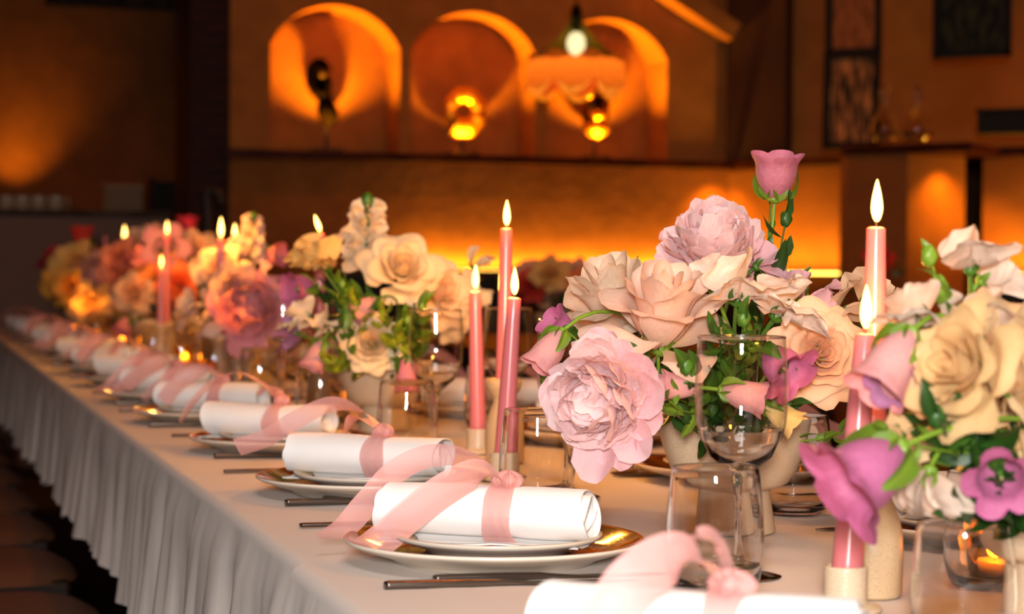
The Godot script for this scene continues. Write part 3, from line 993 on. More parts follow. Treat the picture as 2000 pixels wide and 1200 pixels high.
func spoon(wid: float, cup: float, bend: float, ragged: float, ruf: float, sd: float, nu := 6, nv := 7, pink := 0.0, side := 0.0) -> ArrayMesh:
	var nz := FastNoiseLite.new()
	nz.seed = int(sd * 13.0)
	nz.frequency = 2.2
	return grid(nu, nv, func(a: float, b: float):
		var u: float = a * 2.0 - 1.0
		var v: float = b * (1.0 - 0.26 * pow(absf(u), 2.3) - ragged * (0.5 + nz.get_noise_1d(u * 1.7)) * b)
		var w := wid * 0.5 * (0.22 + 0.78 * sin(PI * 0.5 * minf(1.0, pow(v, 0.9) * 1.45)))
		var g := bend * v
		var y := v if absf(bend) < 0.02 else sin(g) / bend
		var z := 0.0 if absf(bend) < 0.02 else (1.0 - cos(g)) / bend
		z += cup * u * u * w * 1.3 + ruf * v * v * (sin(u * 5.5 + sd) * 0.6 + nz.get_noise_2d(u * 1.5, v * 2.0) * 0.9)
		var x := u * w + side * v * v + ruf * 0.3 * v * sin(v * 7.0 + sd)
		return Vector3(x, y, z), func(_a: float, b: float):
		var base := smoothstep(0.0, 0.5, b)
		return Color(lerpf(0.98, 1.0, base), lerpf(0.90 - pink * 0.35, 1.0 - pink * 0.10 * sin(sd), base), lerpf(0.82 - pink * 0.2, 1.0 - pink * 0.06 * sin(sd), base)))

func leaf_blade(sd: float, wide := 0.36, bend := 0.6) -> ArrayMesh:
	return grid(4, 9, func(a: float, b: float):
		var u: float = a * 2.0 - 1.0
		var w := wide * 0.5 * pow(sin(PI * pow(clampf(b, 0.001, 1.0), 0.75)), 0.85) * (1.0 + 0.05 * sin(b * 40.0) * absf(u)) + 0.004
		var g: float = bend * b
		return Vector3(u * w + 0.03 * sin(b * 3.0 + sd), sin(g) / bend + 0.0, -(1.0 - cos(g)) / bend + absf(u) * w * 0.45 + 0.02 * sin(b * 9.0 + sd) * u), func(a: float, b: float):
		var mid := 1.0 - smoothstep(0.0, 0.22, absf(a * 2.0 - 1.0)) * 0.35
		return Color(mid, mid * (0.95 + 0.05 * sin(b * 8.0)), mid * 0.9))

func bell_body(flare: float, lng: float, lobes: float) -> ArrayMesh:
	return grid(30, 14, func(a: float, b: float):
		var t: float = a * TAU
		var v: float = b
		var lb := 2.0 * pow(absf(cos(2.5 * t)), 0.6) - 1.0
		var rad := 0.16 + 0.36 * pow(sin(minf(1.0, v * 1.7) * PI / 2.0), 0.8) + 0.10 * v
		var k := smoothstep(0.66, 1.0, v)
		rad += flare * k * k * (0.75 + 0.45 * lb) - 0.015 * (1.0 - lb) * smoothstep(0.1, 0.5, v)
		var y := lng * v + lobes * lb * k * 0.07 - flare * 0.35 * k * k * k * (0.6 + 0.6 * lb)
		return Vector3(rad * sin(t), y, rad * cos(t)), func(a: float, b: float):
		var k: float = smoothstep(0.15, 0.95, b)
		var rib := 0.94 + 0.06 * cos(10.0 * a * TAU)
		return Color(lerpf(1.12, 1.0, k) * rib, lerpf(1.5, 0.92, k) * rib, lerpf(1.25, 0.98, k) * rib))

func turned(tilt: float, spin: float, s := 1.0, off := Vector3.ZERO) -> Transform3D:   # a petal that stands along +y, leaned out by tilt, then spun about y
	return Transform3D(Basis(Vector3.UP, spin) * Basis(Vector3.RIGHT, tilt) * Basis().scaled(Vector3.ONE * s), Basis(Vector3.UP, spin) * off)

func bud_green() -> Array:                                  # the calyx: a cup and five sepals
	var out := [["calyx", egg(Vector3(0.16, 0.13, 0.16), 0.08), T3(0, 0.02, 0), "g"]]
	for k in 5: out.append(["sepal", kept_mesh("sepal", func(): return leaf_blade(2.0, 0.42, 1.1)), turned(0.75 + 0.2 * (k % 2), TAU * k / 5.0 + 0.3, 0.42, Vector3(0, 0.0, 0.08)), "g"])
	return out

func kept_mesh(k: String, f: Callable) -> Mesh:
	if not kept.has(k): kept[k] = f.call()
	return kept[k]

func flower_parts(kind: String, variant: int) -> Array:
	var key := "%s%d" % [kind, variant]
	if kept.has(key): return kept[key]
	var r := RandomNumberGenerator.new()
	r.seed = 900 + variant * 17 + kind.length()
	var o := []
	match kind:
		"rose":       # 0 half open with dropped outer petals, 1 full and cupped, 2 wide, tight heart
			var layers: Array = [
				[[2, 0.11, 0.92, 1.7, 0.0], [3, 0.20, 1.0, 1.3, 0.03], [4, 0.31, 1.02, 1.05, 0.10], [4, 0.44, 0.96, 0.9, 0.20], [4, 0.56, 0.74, 0.85, 0.30], [3, 0.72, 0.34, 0.70, 0.36], [3, 0.86, -0.02, 0.55, 0.26]],
				[[2, 0.10, 0.60, 1.7, 0.0], [3, 0.20, 0.66, 1.3, 0.02], [4, 0.32, 0.70, 1.0, 0.07], [5, 0.48, 0.68, 0.85, 0.15], [5, 0.66, 0.58, 0.75, 0.26], [4, 0.90, 0.30, 0.72, 0.34]],
				[[3, 0.08, 0.44, 1.5, 0.0], [4, 0.17, 0.46, 1.2, 0.02], [5, 0.28, 0.46, 0.95, 0.05], [6, 0.42, 0.43, 0.8, 0.08], [6, 0.58, 0.36, 0.72, 0.14], [5, 0.76, 0.24, 0.74, 0.22], [5, 0.92, 0.05, 0.70, 0.22]]][variant % 3]
			var spin := variant * 0.7
			for L in layers:
				for k in L[0]:
					var m := rose_petal(0.06, L[1] * r.randf_range(0.94, 1.06), L[2] + r.randf_range(-0.04, 0.04), L[3], L[4], 0.016 + 0.06 * L[1] * L[1], r.randf() * 6.0, 7 if L[1] < 0.3 else 11)
					o.append(["petal", m, Transform3D(Basis(Vector3.UP, spin + TAU * k / L[0] + r.randf_range(-0.15, 0.15)), Vector3.ZERO), "p"])
				spin += 1.05
			for e in bud_green(): o.append([e[0], e[1], T3(0, -0.28, 0) * e[2], e[3]])
		"peony":
			for k in 120:
				var f := (k + 0.5) / 120.0
				var pol := acos(1.0 - f * 1.22)
				var az := k * 2.39996
				var vi := r.randi() % 6
				var m: Mesh = kept_mesh("peony_petal%d" % vi, func(): return spoon(0.62, 0.35, 1.15 + 0.12 * vi, 0.10, 0.09, vi * 1.9 + 1.0, 6, 7, 0.10))
				var ln := r.randf_range(1.0, 1.42) * (0.92 if pol < 0.5 else 1.0)
				o.append(["petal", m, Transform3D(Basis(Vector3.UP, az) * Basis(Vector3.RIGHT, pol * 1.12 + 0.25 + r.randf_range(-0.12, 0.12)) * Basis(Vector3.UP, r.randf_range(-0.6, 0.6) + PI) * Basis().scaled(Vector3(ln, ln, ln)), Vector3(0, 0.05, 0)), "p"])
			for k in 11:
				var vi := k % 4
				var m: Mesh = kept_mesh("peony_guard%d" % vi, func(): return spoon(0.72, 0.35, 0.75, 0.04, 0.06, vi * 1.3 + 0.5, 8, 8, 0.12))
				var ln := r.randf_range(1.05, 1.45)
				o.append(["outer_petal", m, Transform3D(Basis(Vector3.UP, TAU * k / 11.0 + r.randf_range(-0.2, 0.2)) * Basis(Vector3.RIGHT, r.randf_range(1.55, 2.3)) * Basis(Vector3.UP, PI) * Basis().scaled(Vector3(ln * 0.95, ln, ln)), Vector3(0, -0.02, 0)), "q"])
			if variant == 0:
				for k in 6:
					o.append(["outer_petal", kept_mesh("peony_guard%d" % (k % 4), func(): return spoon(0.72, 0.35, 0.75, 0.04, 0.06, (k % 4) * 1.3 + 0.5, 8, 8, 0.12)), Transform3D(Basis(Vector3.UP, -0.45 + 0.42 * k) * Basis(Vector3.RIGHT, 1.62 + 0.16 * (k % 2)) * Basis(Vector3.UP, PI) * Basis().scaled(Vector3(1.3, [1.9, 1.65, 1.8, 1.55, 1.7, 1.5][k], 1.5)), Vector3(0, 0.02, 0)), "q"])
			for e in bud_green(): o.append([e[0], e[1], T3(0, -0.12, 0) * e[2], e[3]])
		"bell":      # 0 wide, 1 slender with closed mouth, 2 wide and short
			o.append(["corolla", bell_body([0.13, 0.13, 0.55, 0.34][variant % 4], [1.25, 1.7, 1.1, 1.3][variant % 4], [1.0, 1.2, 0.9, 1.0][variant % 4]), Transform3D(Basis(), Vector3.ZERO), "p"])
			o.append(["pistil", tube([Vector3(0, 0.1, 0), Vector3(0.02, 0.9, 0.02)], [0.03, 0.045], 6), Transform3D(), "w"])
			o.append(["calyx", egg(Vector3(0.24, 0.14, 0.24), 0.10), Transform3D(), "g"])
			for k in 5: o.append(["sepal", kept_mesh("sepal", func(): return leaf_blade(2.0, 0.42, 1.1)), turned(0.30 + 0.55 * (k % 2), TAU * k / 5.0, 1.05, Vector3(0, -0.05, 0.26)), "g"])
		"sweet":     # sweet pea: standard, two wings, keel
			var bs := variant * 1.7
			o.append(["standard", spoon(1.75, -0.25, -0.9, 0.06, 0.26, bs + 0.4, 16, 10, 0.08), turned(-0.25, PI, 1.0, Vector3(0, 0, 0)), "p"])
			for s in [-1.0, 1.0]: o.append(["wing", spoon(0.85, -0.35, 0.5, 0.06, 0.12, bs + s, 8, 7, 0.08), Transform3D(Basis(Vector3.BACK, s * 0.75) * Basis(Vector3.RIGHT, 0.55) * Basis().scaled(Vector3.ONE * 0.82), Vector3(s * 0.05, 0, 0.06)), "p"])
			o.append(["keel", spoon(0.42, -0.9, 0.9, 0.0, 0.03, bs + 3.0, 6, 6), Transform3D(Basis(Vector3.RIGHT, 0.7) * Basis().scaled(Vector3.ONE * 0.55), Vector3(0, 0, 0.1)), "p"])
			o.append(["back_petal", spoon(1.4, 0.3, -0.5, 0.08, 0.24, bs + 5.0, 14, 9, 0.05), Transform3D(Basis(Vector3.UP, PI + 0.5) * Basis(Vector3.RIGHT, 0.35) * Basis().scaled(Vector3.ONE * 0.9), Vector3(0, 0, -0.05)), "p"])
			for e in bud_green(): o.append([e[0], e[1], T3(0, -0.08, 0) * e[2], e[3]])
		"stock":     # a spike of small ruffled flowers
			for k in 26:
				var f := k / 25.0
				var az := k * 2.4
				for j in 3:
					var vi := r.randi() % 3
					var m: Mesh = kept_mesh("stock_petal%d" % vi, func(): return spoon(0.95, 0.2, -0.8, 0.08, 0.16, vi * 2.1, 6, 5))
					var s := lerpf(0.40, 0.22, f)
					o.append(["petal", m, Transform3D(Basis(Vector3.UP, az) * Basis(Vector3.RIGHT, 0.5 + 0.35 * j + r.randf_range(-0.2, 0.2)) * Basis(Vector3.UP, j * 1.4 - 1.4 + PI) * Basis().scaled(Vector3.ONE * s), Basis(Vector3.UP, az) * Vector3(0, -0.1 + f * 1.05, 0.10)), "p"])
			o.append(["spike_stem", tube([Vector3(0, -0.2, 0), Vector3(0, 1.0, 0)], [0.05, 0.03], 6), Transform3D(), "g"])
			o.append(["bud", egg(Vector3(0.1, 0.13, 0.1), 0.1), T3(0, 1.05, 0), "g"])
	kept[key] = o
	return o

func stem_pts(a: Vector3, b: Vector3, face: Vector3, n := 12) -> Array:
	var l := (b - a).length()
	var c1 := a + Vector3.UP * l * 0.42
	var c2 := b - face * l * 0.30 + Vector3.DOWN * l * 0.05
	var out := []
	for k in n + 1: out.append(a.bezier_interpolate(c1, c2, b, float(k) / n))
	return out

# kind, variant, place, facing, size, roll, petal colour, second colour, green, root of the stem, label, merged into one mesh?
func bloom(kind: String, variant: int, pos: Vector3, face: Vector3, size: float, roll: float, pc: Color, gc: Color, foot: Vector3, label: String, group := "", merged := false) -> void:
	var nm: String = {"rose": "rose", "peony": "peony", "bell": "bellflower", "sweet": "sweet_pea", "stock": "stock_flower"}[kind]
	var y := face.normalized()
	var x := Vector3.UP.cross(y)
	if x.length() < 0.1: x = RR
	x = x.normalized()
	var bs := (Basis(y, roll) * Basis(x, y, x.cross(y))).scaled_local(Vector3.ONE * size)
	var xf := Transform3D(bs, pos - foot)
	var pm := petal_mat(pc)
	var qm := petal_mat(pc.lerp(Color(0.93, 0.66, 0.72), 0.35)) if kind == "peony" else pm
	var wm := petal_mat(Color(0.93, 0.88, 0.62))
	var gm := leaf_mat(gc)
	var low: float = {"rose": 0.4, "peony": 0.22, "bell": 0.12, "sweet": 0.18, "stock": 0.2}[kind]
	var st := tube(stem_pts(Vector3.ZERO, pos - foot - y * size * low, y), [0.0021, 0.0021, 0.0020, 0.0019, 0.0018], 7)
	if merged:
		var by := {}
		for e in flower_parts(kind, variant):
			if not by.has(e[3]): by[e[3]] = []
			by[e[3]].append([e[1], xf * e[2]])
		if not by.has("g"): by.g = []
		by.g.append([st, Transform3D()])
		var am := ArrayMesh.new()
		for k in by:
			var m := joined(by[k])
			am.add_surface_from_arrays(Mesh.PRIMITIVE_TRIANGLES, m.surface_get_arrays(0))
			am.surface_set_material(am.get_surface_count() - 1, {"p": pm, "q": qm, "w": wm, "g": gm}[k])
		var o := MeshInstance3D.new()
		o.name = numbered(nm)
		o.mesh = am
		add_child(o)
		o.position = foot
		tag(o, label, "flower", group)
		return
	var root := thing(nm, foot, label, "flower", group)
	var cx: Node3D
	for e in flower_parts(kind, variant):
		var up := cx if cx and e[0] == "sepal" else root
		var o := part(e[0], e[1], {"p": pm, "q": qm, "w": wm, "g": gm}[e[3]], up, cx.transform.affine_inverse() * xf * e[2] if up == cx else xf * e[2])
		if e[0] == "calyx": cx = o
	part("stem", st, gm, root)

func sprig(foot: Vector3, tip: Vector3, n: int, size: float, gc: Color, label: String, sd: int, group := "", merged := false, bud := false) -> void:
	var r := RandomNumberGenerator.new()
	r.seed = sd
	var gm := leaf_mat(gc)
	var d := (tip - foot).normalized()
	var pts := stem_pts(Vector3.ZERO, tip - foot, d, 16)
	var list := [["stem", tube(pts, [0.0020, 0.0018, 0.0016, 0.0014, 0.0012, 0.001], 6), Transform3D()]]
	n = int(n * 1.35)
	for k in n:
		var f := lerpf(0.42, 1.0, float(k) / maxf(1, n - 1))
		var i := mini(int(f * 16), 15)
		var p: Vector3 = pts[i].lerp(pts[i + 1], f * 16 - i)
		var t: Vector3 = (pts[i + 1] - pts[i]).normalized()
		var side := t.cross(Vector3(0.31, 0.2, 0.9)).normalized()
		var bs := Basis(t, k * 2.4 + r.randf_range(-0.4, 0.4)) * Basis(side, t, side.cross(t)) * Basis(Vector3.RIGHT, r.randf_range(0.55, 1.25) if k < n - 1 else 0.1)
		var s := size * r.randf_range(0.85, 1.35) * (1.0 - 0.3 * f)
		var vi := r.randi() % 4
		list.append(["leaf", kept_mesh("leaf%d" % vi, func(): return leaf_blade(vi * 1.6, [0.30, 0.38, 0.46, 0.34][vi], [0.5, 0.8, 0.6, 1.1][vi])), Transform3D(bs.scaled_local(Vector3.ONE * s), p)])
	if bud: list.append(["bud", egg(Vector3(0.006, 0.008, 0.006), 0.12), T3(tip.x - foot.x, tip.y - foot.y, tip.z - foot.z)])
	if merged:
		var o := part(numbered("leafy_sprig"), joined(list.map(func(e): return [e[1], e[2]])), gm, self, T3(foot.x, foot.y, foot.z))
		tag(o, label, "foliage", group)
		return
	var root := thing("leafy_sprig", foot, label, "foliage", group)
	for e in list: part(e[0], e[1], gm, root, e[2])

const BOWL := [[0.0, 0.002], [0.038, 0.0], [0.0415, 0.003], [0.0405, 0.012], [0.0375, 0.030], [0.0358, 0.041], [0.0370, 0.0445], [0.046, 0.0465], [0.054, 0.051], [0.0615, 0.063], [0.0690, 0.083], [0.0735, 0.101], [0.0752, 0.1115], [0.0742, 0.1140], [0.0722, 0.1125], [0.0700, 0.1005], [0.0655, 0.083], [0.058, 0.066], [0.049, 0.0555], [0.03, 0.0525], [0.0, 0.052]]

func bowl(p: Vector3, label: String) -> void:
	tag(part(numbered("footed_bowl"), lathe(BOWL, 72), stone("bowl_stoneware", Color(0.84, 0.75, 0.63)), self, T3(p.x, p.y, p.z)), label, "bowl", "footed stoneware bowls of flowers")

const CREAM := Color(0.95, 0.87, 0.76)
const BLUSH := Color(0.96, 0.85, 0.76)
const PEACH := Color(0.95, 0.81, 0.66)
const PINK := Color(0.97, 0.86, 0.86)
const ROSY := Color(0.84, 0.52, 0.60)
const MAGENTA := Color(0.78, 0.43, 0.60)
const WHITE := Color(0.92, 0.84, 0.76)
const TAN := Color(0.92, 0.80, 0.66)
const MAUVE := Color(0.88, 0.70, 0.74)
const LILAC := Color(0.74, 0.53, 0.68)
const LEMON := Color(0.96, 0.84, 0.52)
const PALEBELL := Color(0.92, 0.66, 0.64)
const GREEN := Color(0.27, 0.44, 0.12)
const LIME := Color(0.45, 0.58, 0.16)
const DEEP := Color(0.17, 0.32, 0.10)

func arrange(base: Vector3, list: Array, sprigs: Array, where: String, group: String, merged: bool, sd: int) -> void:
	var r := RandomNumberGenerator.new()
	r.seed = sd
	var n := 0
	for e in list:
		var foot := base + Vector3(r.randf_range(-0.03, 0.03), 0.056, r.randf_range(-0.03, 0.03))
		bloom(e[0], e[1], at(e[2], e[3], e[4]), aim(e[5], e[6], e[7]), e[8], r.randf() * 6.0 if e.size() < 12 else e[11], e[9], [GREEN, LIME][n % 2], foot, e[10] + " " + where, group, merged)
		n += 1
	n = 0
	for e in sprigs:
		var foot := base + Vector3(r.randf_range(-0.035, 0.035), 0.056, r.randf_range(-0.035, 0.035))
		sprig(foot, at(e[0], e[1], e[2]), e[3], e[4], e[5], e[6] + " " + where, sd * 31 + n, "green sprigs among the flowers", merged, n % 3 == 0)
		n += 1

func bouquet_front() -> void:
	var base := Vector3(0.775, TOP + 0.0005, -1.754)
	bowl(base, "cream footed bowl of the main bouquet behind the wine glass")
	var w := "of the main bouquet"
	arrange(base, [
		["peony", 0, 1178, 772, 1.70, -0.45, -0.08, 0.85, 0.0435, PINK, "large pale pink peony drooping at the lower left", 0.4],
		["peony", 1, 1396, 500, 1.95, 0.05, 0.75, 0.55, 0.047, PINK, "pale pink ruffled peony crowning the top", 1.0],
		["rose", 0, 1214, 625, 1.88, -0.34, 0.85, 0.36, 0.064, CREAM, "cream rose with a dropped petal, upper left", 2.2],
		["rose", 0, 1290, 648, 1.76, 0.06, 0.90, 0.42, 0.062, BLUSH, "large blush rose opening upward at the front", 0.3],
		["rose", 2, 1603, 692, 1.78, 0.10, 0.12, 0.97, 0.044, PEACH, "peach rose facing the viewer on the right", 0.8],
		["bell", 0, 1513, 388, 1.94, 0.02, 0.97, 0.22, 0.036, ROSY, "deep pink bellflower standing tallest", 0.2],
		["sweet", 0, 1440, 580, 1.73, 0.05, 0.80, 0.58, 0.050, Color(0.96, 0.90, 0.84), "white sweet pea under the top peony", 0.1],
		["sweet", 1, 1390, 560, 1.77, -0.45, 0.75, 0.45, 0.034, Color(0.96, 0.90, 0.84), "small white sweet pea between rose and peony", 0.5],
		["sweet", 2, 1520, 612, 1.75, 0.45, 0.65, 0.60, 0.048, Color(0.96, 0.90, 0.84), "white sweet pea centre right", 5.7],
		["sweet", 0, 1568, 600, 1.84, 0.20, 0.85, 0.45, 0.040, MAUVE, "pale mauve sweet pea above the peach rose", 0.9],
		["sweet", 1, 1640, 610, 1.83, 0.50, 0.70, 0.50, 0.044, TAN, "pale tan sweet pea above the peach rose", 0.0],
		["sweet", 2, 1690, 598, 1.90, 0.60, 0.70, 0.35, 0.044, TAN, "tan sweet pea farthest right", 0.6],
		["sweet", 0, 1480, 520, 1.92, 0.85, 0.50, 0.0, 0.030, MAUVE, "mauve sweet pea bud right of the top peony", 0.2],
		["sweet", 1, 1272, 730, 1.78, -0.10, 0.30, 0.92, 0.034, Color(0.97, 0.94, 0.92), "white sweet pea half hidden beneath the blush rose", 0.2],
		["bell", 3, 1496, 688, 1.70, 0.55, -0.55, 0.55, 0.030, MAGENTA, "pink bellflower nodding behind the wine glass", 0.3],
		["bell", 1, 1408, 762, 1.70, 0.96, -0.22, 0.10, 0.0230, PALEBELL, "slender pale bellflower pointing right behind the wine glass", 0.1],
		["bell", 1, 1366, 757, 1.72, -0.98, 0.05, 0.15, 0.0200, PALEBELL, "slender pale pink bellflower pointing left below the blush rose", 0.7],
		["bell", 1, 1100, 648, 1.74, -0.58, -0.78, 0.15, 0.0240, PALEBELL, "slender pale pink bellflower hanging at the far left", 0.2],
		["bell", 0, 1116, 660, 1.84, -0.65, 0.55, 0.30, 0.024, MAGENTA, "magenta bellflower behind the hanging one on the left", 0.4],
		["bell", 1, 1495, 790, 1.74, 0.80, -0.58, 0.15, 0.0200, LEMON, "yellow green bellflower bud low behind the wine glass", 0.5],
		["sweet", 2, 1218, 690, 1.80, -0.3, 0.5, 0.8, 0.020, MAUVE, "small mauve bloom left under the blush rose", 0.5],
	], [
		[1452, 622, 1.69, 12, 0.034, GREEN, "green leafy sprig standing before the white sweet peas"],
		[1405, 640, 1.70, 13, 0.036, GREEN, "green leafy sprig in the middle"],
		[1475, 645, 1.70, 13, 0.034, LIME, "light green sprig above the wine glass rim"],
		[1340, 715, 1.69, 11, 0.042, GREEN, "dark green sprig below the blush rose"],
		[1345, 825, 1.76, 5, 0.036, DEEP, "dark green leaves hanging over the bowl's left rim"],
		[1250, 700, 1.72, 11, 0.036, GREEN, "green sprig behind the drooping peony"],
		[1085, 755, 1.80, 8, 0.048, LIME, "light green drooping leaves left of the drooping peony"],
		[1110, 650, 1.78, 9, 0.024, LIME, "light green sprig with a bud at the far left"],
		[1310, 785, 1.70, 10, 0.038, LIME, "light green sprig right of the drooping peony"],
		[1540, 800, 1.76, 10, 0.036, DEEP, "dark green sprig above the bowl's right rim"],
		[1655, 840, 1.84, 7, 0.026, LIME, "light green trailing sprig at the lower right"],
		[1690, 640, 1.90, 10, 0.030, GREEN, "green sprig behind the peach rose"],
		[1535, 428, 1.93, 7, 0.046, DEEP, "dark green leaves on the stem of the tallest bellflower"],
		[1505, 400, 1.95, 6, 0.024, GREEN, "green leaflets just under the tallest bellflower"],
		[1440, 790, 1.76, 10, 0.040, DEEP, "dark green leaves behind the wine glass bowl"],
		[1390, 800, 1.80, 9, 0.042, DEEP, "dark green leaves above the middle of the bowl"],
		[1560, 560, 1.92, 8, 0.030, GREEN, "green sprig between the mauve sweet peas"],
		[1350, 560, 1.95, 8, 0.034, GREEN, "green sprig behind the blush rose"],
	], w, "flowers of the main bouquet", false, 11)

func bouquet_right() -> void:
	var base := onto(2085, 1.42, TOP + 0.0018)
	bowl(base, "footed bowl of the nearest bouquet, half outside the right edge")
	arrange(base, [
		["sweet", 0, 1895, 522, 1.36, -0.05, 0.95, 0.30, 0.033, Color(0.87, 0.79, 0.71), "white sweet pea at the top", 0.3],
		["sweet", 1, 1920, 545, 1.38, 0.70, 0.65, 0.30, 0.030, Color(0.87, 0.79, 0.71), "white sweet pea right of the top one", 0.8],
		["sweet", 2, 1800, 622, 1.33, -0.45, 0.70, 0.55, 0.032, Color(0.87, 0.79, 0.71), "white sweet pea spreading at the upper left", 0.1],
		["sweet", 0, 1925, 632, 1.35, 0.25, 0.85, 0.45, 0.031, Color(0.87, 0.79, 0.71), "white sweet pea just above the cream rose", 5.9],
		["sweet", 1, 1850, 640, 1.36, 0.35, 0.65, 0.60, 0.030, Color(0.87, 0.79, 0.71), "small white sweet pea in the middle", 0.5],
		["rose", 1, 1885, 725, 1.27, -0.75, 0.25, 0.55, 0.040, Color(0.91, 0.78, 0.55), "cream rose with a rolled heart, lower centre", 0.6],
		["rose", 1, 1985, 740, 1.34, 0.55, 0.30, 0.75, 0.050, Color(0.92, 0.80, 0.60), "large cream rose at the picture's right edge", 2.0],
		["bell", 1, 1782, 650, 1.30, -0.55, -0.75, 0.30, 0.030, PALEBELL, "pale pink striped bellflower behind the front candle", 0.4],
		["bell", 0, 1760, 720, 1.31, -0.40, -0.30, 0.80, 0.024, LILAC, "lilac bellflower beside the front candle", 0.7],
		["bell", 3, 1758, 878, 1.24, -0.82, -0.52, 0.25, 0.040, MAGENTA, "large purple pink bellflower nodding across the front candle", 0.1],
		["bell", 3, 1945, 905, 1.27, -0.10, -0.35, 0.92, 0.026, MAGENTA, "magenta bellflower facing the viewer low on the right", 0.9],
		["sweet", 2, 1815, 925, 1.28, -0.30, -0.90, 0.20, 0.034, Color(0.87, 0.79, 0.71), "cream sweet pea hanging lowest", 0.3],
		["sweet", 0, 1790, 850, 1.31, -0.60, -0.20, 0.60, 0.030, Color(0.92, 0.80, 0.60), "cream sweet pea beside the big bellflower", 0.9],
		["rose", 1, 1990, 790, 1.34, 0.30, -0.20, 0.92, 0.046, Color(0.91, 0.78, 0.55), "tan rose low at the picture's right edge", 0.3],
	], [
		[1835, 560, 1.36, 9, 0.030, LIME, "light green sprig between the white sweet peas"],
		[1870, 600, 1.37, 9, 0.036, GREEN, "green sprig under the top sweet pea"],
		[1900, 830, 1.28, 11, 0.042, GREEN, "green sprig below the cream rose"],
		[1830, 815, 1.26, 12, 0.044, DEEP, "green sprig above the cream hanging sweet pea"],
		[1735, 840, 1.24, 8, 0.030, LIME, "light green leaves at the base of the big bellflower"],
		[1770, 760, 1.30, 8, 0.036, DEEP, "dark green leaves beside the lilac bellflower"],
		[1890, 985, 1.27, 10, 0.050, DEEP, "dark green leaf spray drooping over the low tumbler"],
		[1965, 955, 1.28, 12, 0.055, DEEP, "dark green leaves low at the picture's right edge"],
		[1900, 850, 1.28, 12, 0.050, DEEP, "dark green leaves behind the magenta bellflower"],
		[1815, 500, 1.38, 5, 0.020, LIME, "thin light green shoot standing alone at the left"],
	], "of the nearest bouquet", "flowers of the nearest bouquet", false, 23)

